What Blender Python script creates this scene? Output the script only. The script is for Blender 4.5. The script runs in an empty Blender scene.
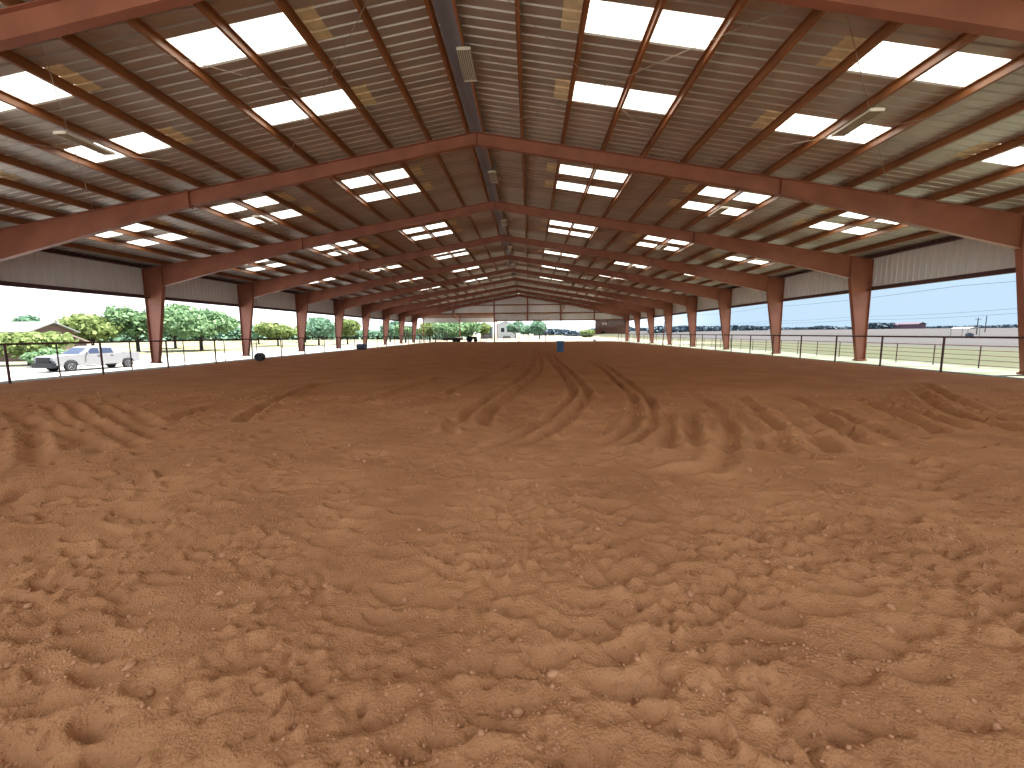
import bpy, math, random
import numpy as np
from mathutils import Vector, Matrix

random.seed(7)
rng = np.random.default_rng(11)
SC = bpy.context.scene
COL = SC.collection
BAY = 7.62                      # frame spacing (25 ft)
Y0 = 0.14                       # the first frame line, just ahead of the photographer
YS = Y0 - 8 * 0.3048            # open near end of the roof; unseen overhang added behind to dim near dirt
YEND = Y0 + 10 * BAY            # far gable wall
HALF = 19.28                    # outer face of the columns
SLOPE = 1.0 / 6.0
RIDGE = 8.50                    # roof sheet at the ridge

# ------------------------------------------------------------------ camera
def _mat3():
    f, yaw, pit, roll = 425.57, -0.0422, 0.1187, -0.0069
    def R(x, up, d):
        c, s = math.cos(pit), math.sin(pit)
        yr, z = c * d + s * up, -s * d + c * up
        c, s = math.cos(yaw), math.sin(yaw)
        return Vector((c * x + s * yr, -s * x + c * yr, z))
    c, s = math.cos(roll), math.sin(roll)
    return R(c, s, 0), R(-s, c, 0), R(0, 0, 1)
_r, _u, _f = _mat3()
cam_data = bpy.data.cameras.new('camera')
cam_data.sensor_width = 36.0
cam_data.lens = 425.57 / 1024 * 36.0
cam_data.clip_start = 0.05
cam_data.clip_end = 3000
cam = bpy.data.objects.new('camera', cam_data)
COL.objects.link(cam)
M4 = Matrix((_r, _u, -_f)).transposed().to_4x4()
M4.translation = Vector((0.2413 * BAY, 0.0, 1.492))
cam.matrix_world = M4
SC.camera = cam

# ------------------------------------------------------------------ view, sky, sun
vs = SC.view_settings
vs.view_transform = 'Standard'
vs.look = 'None'
vs.gamma = 1.0
vs.exposure = 0.0
vs.use_curve_mapping = False

world = bpy.data.worlds.new('sky')
SC.world = world
world.use_nodes = True
wt = world.node_tree
wt.nodes.clear()
def wn(t, **k):
    n = wt.nodes.new(t)
    for a, b in k.items():
        setattr(n, a, b)
    return n
w_out = wn('ShaderNodeOutputWorld')
w_bg = wn('ShaderNodeBackground')
w_tc = wn('ShaderNodeTexCoord')
w_sep = wn('ShaderNodeSeparateXYZ')
wt.links.new(w_tc.outputs['Generated'], w_sep.inputs[0])
def wramp(src, a, b):
    m = wn('ShaderNodeMapRange', interpolation_type='SMOOTHSTEP')
    m.inputs[1].default_value = a
    m.inputs[2].default_value = b
    wt.links.new(src, m.inputs[0])
    return m.outputs[0]
def wmix(fac, a, b):
    m = wn('ShaderNodeMix', data_type='RGBA')
    wt.links.new(fac, m.inputs['Factor'])
    for s, v in (('A', a), ('B', b)):
        i = [x for x in m.inputs if x.name == s and x.type == 'RGBA'][0]
        if isinstance(v, tuple):
            i.default_value = (*v, 1)
        else:
            wt.links.new(v, i)
    return [x for x in m.outputs if x.type == 'RGBA'][0]
w_map = wn('ShaderNodeMapping')
w_map.inputs['Scale'].default_value = (1.6, 1.6, 6.0)
wt.links.new(w_tc.outputs['Generated'], w_map.inputs[0])
w_noise = wn('ShaderNodeTexNoise')
w_noise.inputs['Scale'].default_value = 2.2
w_noise.inputs['Detail'].default_value = 5
wt.links.new(w_map.outputs[0], w_noise.inputs['Vector'])
cloud = wramp(w_noise.outputs['Fac'], 0.42, 0.62)
right = wramp(w_sep.outputs['X'], 0.0, 0.45)
low = wmix(right, (2.3, 2.4, 2.5), (0.59, 0.80, 1.0))
high = wmix(cloud, (1.25, 1.6, 2.2), (2.55, 2.55, 2.55))
sky = wmix(wramp(w_sep.outputs['Z'], 0.065, 0.22), low, high)
wt.links.new(sky, w_bg.inputs['Color'])
w_bg.inputs['Strength'].default_value = 1.0
wt.links.new(w_bg.outputs[0], w_out.inputs[0])

sun_data = bpy.data.lights.new('sun', 'SUN')
sun_data.energy = 26.0
sun_data.angle = math.radians(0.6)
sun_data.color = (1.0, 0.96, 0.90)
sun = bpy.data.objects.new('sun', sun_data)
COL.objects.link(sun)
_el, _az = math.radians(68), math.radians(12)        # high, from the right and a little ahead
_dir = Vector((math.cos(_el) * math.cos(_az), math.cos(_el) * math.sin(_az), math.sin(_el)))
sun.location = (40, 10, 60)
sun.rotation_euler = _dir.to_track_quat('Z', 'Y').to_euler()

# ------------------------------------------------------------------ helpers
def material(name, color, rough=0.7, metallic=0.0, var=0.0, scale=3.0, bump=0.0, bump_scale=40.0, color2=None, spec=0.3, detail=4.0, stretch=None):
    m = bpy.data.materials.new(name)
    m.use_nodes = True
    nt = m.node_tree
    b = nt.nodes['Principled BSDF']
    b.inputs['Roughness'].default_value = rough
    b.inputs['Metallic'].default_value = metallic
    b.inputs['Specular IOR Level'].default_value = spec
    tc = nt.nodes.new('ShaderNodeTexCoord')
    vec = tc.outputs['Object']
    if stretch:
        mp = nt.nodes.new('ShaderNodeMapping')
        mp.inputs['Scale'].default_value = stretch
        nt.links.new(vec, mp.inputs[0])
        vec = mp.outputs[0]
    if color2 is None:
        color2 = tuple(c * (1 - var) for c in color)
    no = nt.nodes.new('ShaderNodeTexNoise')
    no.inputs['Scale'].default_value = scale
    no.inputs['Detail'].default_value = detail
    nt.links.new(vec, no.inputs['Vector'])
    cr = nt.nodes.new('ShaderNodeValToRGB')
    cr.color_ramp.elements[0].position = 0.35
    cr.color_ramp.elements[1].position = 0.65
    cr.color_ramp.elements[0].color = (*color2, 1)
    cr.color_ramp.elements[1].color = (*color, 1)
    nt.links.new(no.outputs['Fac'], cr.inputs[0])
    nt.links.new(cr.outputs[0], b.inputs['Base Color'])
    if bump:
        n2 = nt.nodes.new('ShaderNodeTexNoise')
        n2.inputs['Scale'].default_value = bump_scale
        n2.inputs['Detail'].default_value = 5
        nt.links.new(tc.outputs['Object'], n2.inputs['Vector'])
        bp = nt.nodes.new('ShaderNodeBump')
        bp.inputs['Strength'].default_value = bump
        bp.inputs['Distance'].default_value = 0.02
        nt.links.new(n2.outputs['Fac'], bp.inputs['Height'])
        nt.links.new(bp.outputs[0], b.inputs['Normal'])
    return m

M = {}
M['steel'] = material('red_oxide_steel', (0.36, 0.13, 0.077), 0.5, 0.0, color2=(0.28, 0.097, 0.056), scale=1.3, spec=0.45)
M['purlin'] = material('red_oxide_purlin', (0.34, 0.135, 0.05), 0.38, 0.0, color2=(0.25, 0.092, 0.037), scale=1.0, spec=0.5)
M['pipe'] = material('dark_red_pipe', (0.10, 0.045, 0.045), 0.5, 0.0, var=0.35, scale=2.0)
M['roof'] = material('galvalume_sheet', (0.55, 0.50, 0.44), 0.40, 0.45, color2=(0.44, 0.39, 0.34), scale=0.5, spec=0.5, stretch=(0.4, 3.3, 1.0))
M['panel'] = material('grey_wall_sheet', (0.84, 0.85, 0.88), 0.55, 0.0, var=0.08, scale=1.2, stretch=(1, 3, 0.4))
M['cap'] = material('ridge_cap_sheet', (0.30, 0.31, 0.36), 0.5, 0.2, var=0.15, scale=1.0)
M['yellow'] = material('yellowed_panel', (0.82, 0.68, 0.42), 0.6, 0.0, var=0.2, scale=4.0)
M['fix'] = material('fixture_enamel', (0.72, 0.66, 0.56), 0.45, 0.0, var=0.08, scale=5.0)
M['tube'] = material('fluorescent_tube', (0.85, 0.83, 0.78), 0.3, 0.0, var=0.03, scale=5.0)
M['reflector'] = material('dusty_reflector', (0.42, 0.33, 0.20), 0.5, 0.3, var=0.2, scale=6.0)
M['rod'] = material('brace_rod', (0.40, 0.31, 0.24), 0.5, 0.3, var=0.2, scale=4.0)
M['darksteel'] = material('dark_purple_red_trim', (0.13, 0.06, 0.065), 0.55, 0.0, var=0.2, scale=2.0)
M['black'] = material('black_plastic', (0.025, 0.025, 0.03), 0.45, 0.0, var=0.3, scale=6.0)
M['blue'] = material('blue_plastic', (0.05, 0.13, 0.24), 0.45, 0.0, var=0.2, scale=5.0)
M['bluegrey'] = material('blue_grey_plastic', (0.07, 0.10, 0.17), 0.5, 0.0, var=0.25, scale=5.0)
M['white_paint'] = material('white_car_paint', (0.17, 0.172, 0.18), 0.3, 0.0, var=0.04, scale=2.0, spec=0.5)
M['grille'] = material('dark_grille', (0.005, 0.006, 0.012), 0.5, 0.0, var=0.3, scale=8.0)
M['glass'] = material('tinted_glass', (0.012, 0.022, 0.05), 0.1, 0.0, var=0.1, scale=2.0, spec=0.6)
M['tire'] = material('tyre_rubber', (0.012, 0.012, 0.014), 0.8, 0.0, var=0.2, scale=9.0)
M['rim'] = material('alloy_rim', (0.30, 0.30, 0.32), 0.4, 0.3, var=0.1, scale=6.0)
M['lamp'] = material('lamp_lens', (0.2, 0.2, 0.22), 0.15, 0.0, var=0.1, scale=6.0)
M['bark'] = material('bark', (0.045, 0.035, 0.03), 0.9, 0.0, var=0.4, scale=3.0, stretch=(3, 3, 0.6))
M['brick'] = material('tan_brick', (0.12, 0.080, 0.066), 0.9, 0.0, var=0.15, scale=2.0)
M['paleroof'] = material('pale_roof_sheet', (0.16, 0.17, 0.165), 0.5, 0.0, var=0.06, scale=0.6)
M['pinkroof'] = material('pinkish_shingles', (0.20, 0.155, 0.14), 0.8, 0.0, var=0.1, scale=3.0)
M['darkwin'] = material('window_pane', (0.012, 0.015, 0.02), 0.2, 0.0, var=0.1, scale=2.0)
M['barnred'] = material('hazed_red_sheet', (0.080, 0.050, 0.068), 0.8, 0.0, var=0.2, scale=0.3)  # barn red with the purplish haze of distance put into the colour
M['barnroof'] = material('hazed_barn_roof', (0.085, 0.055, 0.075), 0.8, 0.0, var=0.25, scale=0.2)  # roof colour carries the same painted-in distance haze
M['white'] = material('white_sheet', (0.42, 0.43, 0.43), 0.6, 0.0, var=0.04, scale=1.0)
M['greysheet'] = material('blue_grey_sheet', (0.055, 0.07, 0.08), 0.6, 0.0, var=0.1, scale=1.0)
M['brownboard'] = material('brown_boards', (0.17, 0.085, 0.06), 0.7, 0.0, var=0.2, scale=2.0, stretch=(1, 1, 7))
M['maroon'] = material('maroon_paint', (0.035, 0.008, 0.012), 0.5, 0.0, var=0.2, scale=3.0)
M['wood'] = material('grey_pole_wood', (0.06, 0.055, 0.05), 0.9, 0.0, var=0.2, scale=2.0)
M['wire'] = material('cable', (0.08, 0.09, 0.11), 0.6, 0.2, var=0.1, scale=2.0)
M['concrete'] = material('concrete', (0.30, 0.27, 0.24), 0.9, 0.0, var=0.15, scale=4.0)
M['galvpipe'] = material('galvanised_pipe', (0.10, 0.11, 0.11), 0.5, 0.3, var=0.15, scale=4.0)
M['hazetree'] = material('hazed_foliage', (0.070, 0.105, 0.135), 0.9, 0.0, var=0.2, scale=0.2)  # blue-grey haze of distance mixed into the foliage colour

def leaf_material(name, c1, c2):
    m = bpy.data.materials.new(name)
    m.use_nodes = True
    nt = m.node_tree
    b = nt.nodes['Principled BSDF']
    b.inputs['Roughness'].default_value = 0.7
    b.inputs['Specular IOR Level'].default_value = 0.2
    tc = nt.nodes.new('ShaderNodeTexCoord')
    no = nt.nodes.new('ShaderNodeTexNoise')
    no.inputs['Scale'].default_value = 0.9
    no.inputs['Detail'].default_value = 4
    nt.links.new(tc.outputs['Object'], no.inputs['Vector'])
    cr = nt.nodes.new('ShaderNodeValToRGB')
    cr.color_ramp.elements[0].position = 0.35
    cr.color_ramp.elements[1].position = 0.62
    cr.color_ramp.elements[0].color = (*c1, 1)
    cr.color_ramp.elements[1].color = (*c2, 1)
    nt.links.new(no.outputs['Fac'], cr.inputs[0])
    nt.links.new(cr.outputs[0], b.inputs['Base Color'])
    tr = nt.nodes.new('ShaderNodeBsdfTranslucent')
    nt.links.new(cr.outputs[0], tr.inputs['Color'])
    mx = nt.nodes.new('ShaderNodeMixShader')
    mx.inputs[0].default_value = 0.4
    nt.links.new(b.outputs[0], mx.inputs[1])
    nt.links.new(tr.outputs[0], mx.inputs[2])
    nt.links.new(mx.outputs[0], nt.nodes['Material Output'].inputs['Surface'])
    return m
M['leaf'] = leaf_material('green_leaves', (0.10, 0.18, 0.09), (0.21, 0.33, 0.17))
M['leaf_light'] = leaf_material('yellow_green_leaves', (0.12, 0.17, 0.055), (0.23, 0.29, 0.11))
M['leaf_blue'] = leaf_material('blue_green_leaves', (0.09, 0.17, 0.115), (0.19, 0.32, 0.22))

def skylight_material():
    m = bpy.data.materials.new('translucent_fibreglass')
    m.use_nodes = True
    nt = m.node_tree
    nt.nodes.clear()
    out = nt.nodes.new('ShaderNodeOutputMaterial')
    tr = nt.nodes.new('ShaderNodeBsdfTranslucent')
    tr.inputs['Color'].default_value = (0.40, 0.385, 0.34, 1)
    df = nt.nodes.new('ShaderNodeBsdfDiffuse')
    df.inputs['Color'].default_value = (0.85, 0.85, 0.80, 1)
    mx = nt.nodes.new('ShaderNodeMixShader')
    mx.inputs[0].default_value = 0.12
    nt.links.new(tr.outputs[0], mx.inputs[1])
    nt.links.new(df.outputs[0], mx.inputs[2])
    nt.links.new(mx.outputs[0], out.inputs['Surface'])
    return m
M['sky'] = skylight_material()

class MB:
    def __init__(s):
        s.v = []; s.f = []
    def add(s, vs_, fs_):
        o = len(s.v)
        s.v.extend([tuple(p) for p in vs_])
        s.f.extend([tuple(i + o for i in f) for f in fs_])
        return s
    def box(s, a, b):
        (x0, y0, z0), (x1, y1, z1) = a, b
        return s.add([(x0, y0, z0), (x1, y0, z0), (x1, y1, z0), (x0, y1, z0), (x0, y0, z1), (x1, y0, z1), (x1, y1, z1), (x0, y1, z1)],
                     [(0, 3, 2, 1), (4, 5, 6, 7), (0, 1, 5, 4), (1, 2, 6, 5), (2, 3, 7, 6), (3, 0, 4, 7)])
    def prism(s, poly, axis, a, b):
        """poly: 2-D outline in the two other axes (order x,y,z without axis), extruded along axis from a to b"""
        n = len(poly)
        def P(p, t):
            return {'x': (t, p[0], p[1]), 'y': (p[0], t, p[1]), 'z': (p[0], p[1], t)}[axis]
        return s.add([P(p, a) for p in poly] + [P(p, b) for p in poly],
                     [tuple(range(n))[::-1], tuple(range(n, 2 * n))] + [(i, (i + 1) % n, n + (i + 1) % n, n + i) for i in range(n)])
    def beam(s, p, q, w, h, up=(0, 0, 1)):
        p, q = Vector(p), Vector(q)
        d = (q - p).normalized()
        side = d.cross(Vector(up)).normalized()
        u = side.cross(d)
        vs_ = []
        for c in (p, q):
            for a, b in ((-1, -1), (1, -1), (1, 1), (-1, 1)):
                vs_.append(c + side * a * w / 2 + u * b * h / 2)
        return s.add(vs_, [(0, 3, 2, 1), (4, 5, 6, 7), (0, 1, 5, 4), (1, 2, 6, 5), (2, 3, 7, 6), (3, 0, 4, 7)])
    def tube(s, pts, r, n=8, cap=True):
        pts = [Vector(p) for p in pts]
        rs = r if isinstance(r, (list, tuple)) else [r] * len(pts)
        o = len(s.v)
        d0 = (pts[1] - pts[0]).normalized()
        ref = Vector((0, 0, 1)) if abs(d0.z) < 0.9 else Vector((1, 0, 0))
        a0 = d0.cross(ref).normalized()
        for i, p in enumerate(pts):
            d = (pts[min(i + 1, len(pts) - 1)] - pts[max(i - 1, 0)]).normalized()
            a = (a0 - d * a0.dot(d)).normalized()
            b = d.cross(a)
            for k in range(n):
                t = 2 * math.pi * k / n
                s.v.append(tuple(p + (a * math.cos(t) + b * math.sin(t)) * rs[i]))
        for i in range(len(pts) - 1):
            for k in range(n):
                s.f.append((o + i * n + k, o + i * n + (k + 1) % n, o + (i + 1) * n + (k + 1) % n, o + (i + 1) * n + k))
        if cap:
            s.f.append(tuple(o + k for k in range(n))[::-1])
            s.f.append(tuple(o + (len(pts) - 1) * n + k for k in range(n)))
        return s
    def lathe(s, prof, n=24, axis='z', center=(0, 0, 0)):
        """closed profile of (radius, height); caps where the radius is zero"""
        o = len(s.v)
        for r, h in prof:
            for k in range(n):
                t = 2 * math.pi * k / n
                p = (r * math.cos(t), r * math.sin(t), h)
                if axis == 'x':
                    p = (h, r * math.cos(t), r * math.sin(t))
                elif axis == 'y':
                    p = (r * math.cos(t), h, r * math.sin(t))
                s.v.append((p[0] + center[0], p[1] + center[1], p[2] + center[2]))
        for i in range(len(prof) - 1):
            for k in range(n):
                s.f.append((o + i * n + k, o + i * n + (k + 1) % n, o + (i + 1) * n + (k + 1) % n, o + (i + 1) * n + k))
        s.f.append(tuple(o + k for k in range(n))[::-1])
        s.f.append(tuple(o + (len(prof) - 1) * n + k for k in range(n)))
        return s
    def mesh(s, name, mat, smooth=False):
        me = bpy.data.meshes.new(name)
        me.from_pydata(s.v, [], s.f)
        me.materials.append(mat)
        if smooth:
            me.polygons.foreach_set('use_smooth', [True] * len(me.polygons))
        me.update()
        return me
    def build(s, name, mat, parent=None, loc=(0, 0, 0), smooth=False, bevel=0.0):
        o = bpy.data.objects.new(name, s.mesh(name, mat, smooth))
        COL.objects.link(o)
        o.location = loc
        if parent:
            o.parent = parent
        if bevel:
            md = o.modifiers.new('bevel', 'BEVEL')
            md.width = bevel
            md.segments = 2
            md.limit_method = 'ANGLE'
        return o

def tag(o, label=None, cat=None, group=None, kind=None):
    if label: o['label'] = label
    if cat: o['category'] = cat
    if group: o['group'] = group
    if kind: o['kind'] = kind
    return o
def empty(name, loc=(0, 0, 0), rz=0.0):
    o = bpy.data.objects.new(name, None)
    COL.objects.link(o)
    o.location = loc
    o.rotation_euler = (0, 0, rz)
    o.empty_display_size = 0.2
    return o
def copy_tree(o, parent=None):
    c = o.copy()
    COL.objects.link(c)
    if parent:
        c.parent = parent
    for ch in o.children:
        copy_tree(ch, c)
    return c
def np_mesh(name, V, F, mat, smooth=False):
    """V (n,3); F (m,k) with k = 3 or 4"""
    V = np.asarray(V, np.float32); F = np.asarray(F, np.int32)
    me = bpy.data.meshes.new(name)
    me.vertices.add(len(V)); me.vertices.foreach_set('co', V.ravel())
    k = F.shape[1]
    me.loops.add(F.size); me.loops.foreach_set('vertex_index', F.ravel())
    me.polygons.add(len(F))
    me.polygons.foreach_set('loop_start', np.arange(0, F.size, k, dtype=np.int32))
    me.polygons.foreach_set('loop_total', np.full(len(F), k, np.int32))
    if smooth:
        me.polygons.foreach_set('use_smooth', np.ones(len(F), bool))
    me.materials.append(mat)
    me.update(calc_edges=True)
    me.validate()
    return me
ORD = ['nearest', 'second', 'third', 'fourth', 'fifth', 'sixth', 'seventh', 'eighth', 'ninth', 'tenth', 'eleventh', 'twelfth', 'thirteenth', 'fourteenth']
ORD1 = ['first'] + ORD[1:]

# ------------------------------------------------------------------ value noise
_tab = rng.random((256, 256)).astype(np.float32)
def vnoise(x, y, wl, ox=0.0):
    u, v = x / wl + 37.1 + ox, y / wl + 91.7 + ox * 1.7
    iu, iv = np.floor(u).astype(np.int64), np.floor(v).astype(np.int64)
    fu, fv = u - iu, v - iv
    fu = fu * fu * (3 - 2 * fu); fv = fv * fv * (3 - 2 * fv)
    a, b = iu & 255, (iu + 1) & 255
    c, d = iv & 255, (iv + 1) & 255
    return (_tab[a, c] * (1 - fu) + _tab[b, c] * fu) * (1 - fv) + (_tab[a, d] * (1 - fu) + _tab[b, d] * fu) * fv - 0.5

# ------------------------------------------------------------------ floor: the arena dirt
TRACKS = [[(5.9, 11.1), (5.5, 8.4), (4.9, 6.5), (4.2, 5.1), (3.8, 4.6), (3.2, 4.35)], [(5.6, 8.0), (5.2, 6.3), (4.7, 5.4)], [(6.1, 8.4), (5.5, 6.5), (5.0, 5.2)],
          [(6.3, 7.7), (5.9, 6.2), (5.6, 5.3)], [(7.0, 8.0), (6.5, 6.4), (6.3, 5.6)], [(8.9, 9.3), (8.2, 7.3), (7.8, 6.3)], [(9.4, 9.6), (8.9, 8.0), (8.5, 6.6)],
          [(4.8, 8.0), (4.3, 6.5), (3.9, 5.4)], [(4.5, 8.2), (4.0, 6.5), (3.6, 5.4)],
          [(2.3, 43.7), (1.9, 18.7), (1.0, 10.3), (0.7, 8.0), (0.7, 6.6)], [(2.7, 43.0), (2.3, 18.7), (1.4, 10.3), (1.1, 8.0), (1.1, 6.6)],
          [(3.3, 40.0), (3.0, 24.2), (3.0, 11.8), (2.4, 8.2), (1.8, 6.2), (1.3, 5.4)], [(3.7, 40.0), (3.35, 24.2), (3.35, 11.8), (2.75, 8.2), (2.1, 6.2), (1.6, 5.4)],
          [(5.2, 24.0), (4.6, 14.4), (4.3, 10.3), (3.8, 7.8), (3.3, 6.3), (2.7, 5.5)], [(5.5, 24.0), (4.9, 14.4), (4.6, 10.3), (4.1, 7.8), (3.6, 6.3), (3.0, 5.5)],
          [(1.4, 24.0), (0.8, 18.7), (0.0, 12.3), (-0.2, 10.3)], [(-1.2, 15.0), (-1.5, 12.3), (-1.8, 9.4), (-2.2, 8.0)], [(0.5, 7.4), (0.6, 6.2)],
          [(-8.8, 8.2), (-6.6, 6.7), (-5.3, 5.7), (-3.9, 4.6)], [(-8.6, 8.4), (-6.6, 6.9), (-5.2, 6.1), (-4.1, 5.2)], [(-9.2, 9.2), (-7.0, 7.5), (-5.2, 6.3), (-3.6, 5.1)],
          [(-9.5, 9.8), (-6.8, 7.7), (-5.3, 6.7), (-4.3, 6.0), (-3.4, 5.4)], [(-9.0, 9.8), (-6.7, 8.1), (-4.9, 6.8), (-3.6, 5.9)], [(-8.3, 9.6), (-5.8, 7.8), (-4.3, 6.6)],
          [(-4.6, 7.2), (-4.8, 7.9), (-4.8, 9.0), (-4.7, 10.0)], [(-3.2, 7.0), (-4.0, 9.5), (-4.6, 13.0)], [(-2.7, 3.3), (-3.0, 3.6), (-3.1, 3.9)],
          [(-4.2, 2.2), (-3.2, 2.9), (-2.4, 3.9)], [(-4.8, 2.4), (-3.7, 3.2), (-2.8, 4.3)], [(11.5, 11.0), (9.6, 8.2), (9.0, 6.4)], [(13.0, 12.5), (10.6, 8.8), (9.8, 6.8)],
          [(6.8, 10.5), (6.2, 8.2), (5.6, 6.2)], [(7.8, 10.2), (7.4, 7.8), (6.9, 5.9)]]
def smooth_line(pts, n=14):
    P = np.array([pts[0]] + list(pts) + [pts[-1]], float)
    out = []
    for i in range(1, len(P) - 2):
        for t in np.linspace(0, 1, n, endpoint=False):
            a, b, c, d = P[i - 1], P[i], P[i + 1], P[i + 2]
            out.append(0.5 * ((2 * b) + (c - a) * t + (2 * a - 5 * b + 4 * c - d) * t * t + (3 * b - a - 3 * c + d) * t ** 3))
    out.append(P[-2])
    return np.array(out)
# hoof prints scattered over the near ground
n_pr = 2600
pr_y = 0.9 + 9.5 * rng.random(n_pr) ** 0.85
pr_x = 1.84 + (rng.random(n_pr) * 2 - 1) * (1.6 * pr_y + 1.8)
pr_r = 0.036 + 0.042 * rng.random(n_pr) + 0.005 * pr_y
pr_a = rng.random(n_pr) * 0.9 - 0.45
pr_d = 0.010 + 0.017 * rng.random(n_pr) + 0.0016 * pr_y

def dirt_height(x, y, cell):
    """x, y flat arrays; cell = local grid spacing, finer octaves fade where the grid is too coarse"""
    def amp(wl, a):
        return a * np.clip((wl / cell - 2.0) / 2.0, 0, 1)
    h = 0.05 * vnoise(x, y, 5.0) + 0.025 * vnoise(x, y, 1.7, 3)
    near = np.clip((11.0 - y) / 5.0, 0, 1)
    # wind-rows running across the near ground
    h += near * amp(0.4, 0.030) * vnoise(x * 0.38 + 0.05 * y, y, 0.40, 7)
    h += (0.5 + 0.5 * near) * amp(0.3, 0.010) * vnoise(x, y, 0.26, 5)
    h += (0.5 + 0.5 * near) * amp(0.12, 0.006) * vnoise(x, y, 0.12, 11)
    rough = 0.34 + 2.2 * np.clip(vnoise(x, y, 0.55, 29) + 0.12, 0, 0.5)
    h += rough * amp(0.055, 0.055) * np.maximum(vnoise(x, y, 0.055, 13), -0.1)
    h += rough * amp(0.026, 0.045) * np.maximum(vnoise(x, y, 0.026, 17), 0.0)
    h -= rough * amp(0.05, 0.12) * np.maximum(vnoise(x, y, 0.045, 31) - 0.16, 0.0)
    h += rough * amp(0.014, 0.025) * np.maximum(vnoise(x, y, 0.014, 19), 0.0)
    for i in range(n_pr):
        m = np.nonzero((np.abs(x - pr_x[i]) < 0.6) & (np.abs(y - pr_y[i]) < 0.45))[0]
        if len(m) == 0:
            continue
        c, s = math.cos(pr_a[i]), math.sin(pr_a[i])
        dx, dy = x[m] - pr_x[i], y[m] - pr_y[i]
        u, v = (c * dx + s * dy) / 1.5, -s * dx + c * dy
        un, vn = u / pr_r[i], v / pr_r[i]
        vn = vn - 0.35 * un * un                                  # the heel edge curves round the print
        ramp = np.clip((1.7 - vn) / 2.3, 0, 1) ** 1.4             # shallow at the toe, deepest against the steep near edge
        wall = np.clip((vn + 1.0) / 0.45, 0, 1)
        wall = wall * wall * (3 - 2 * wall)
        h[m] += pr_d[i] * (-2.0 * ramp * wall * np.exp(-np.abs(un) ** 3.5) + 0.5 * np.exp(-((vn + 1.35) / 0.4) ** 2 - un * un * 0.8))
    for ti, t in enumerate(TRACKS):
        L = smooth_line(t)
        lo, hi = L.min(0) - 0.6, L.max(0) + 0.6
        m = np.nonzero((x > lo[0]) & (x < hi[0]) & (y > lo[1]) & (y < hi[1]))[0]
        if len(m) == 0:
            continue
        px, py = x[m], y[m]
        best = np.full(len(m), 9.0); end = np.zeros(len(m))
        for j in range(len(L) - 1):
            a, b = L[j], L[j + 1]
            d = b - a; l2 = max(d @ d, 1e-9)
            tt = np.clip(((px - a[0]) * d[0] + (py - a[1]) * d[1]) / l2, 0, 1)
            dist = np.hypot(px - a[0] - tt * d[0], py - a[1] - tt * d[1])
            k = dist < best
            best[k] = dist[k]; end[k] = (j + tt[k]) / (len(L) - 1)
        fade = np.clip(np.minimum(end, 1 - end) / 0.12, 0, 1)
        mod = 0.65 + 0.9 * np.clip(vnoise(px, py, 0.5, ti) + 0.2, -0.4, 0.6)
        wide = 0.10 if ti < 9 or ti > 17 else 0.085
        h[m] += fade * mod * (-0.085 * np.exp(-(best / wide) ** 2) + 0.042 * np.exp(-((best - 2.0 * wide) / (0.8 * wide)) ** 2))
    return h

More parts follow.
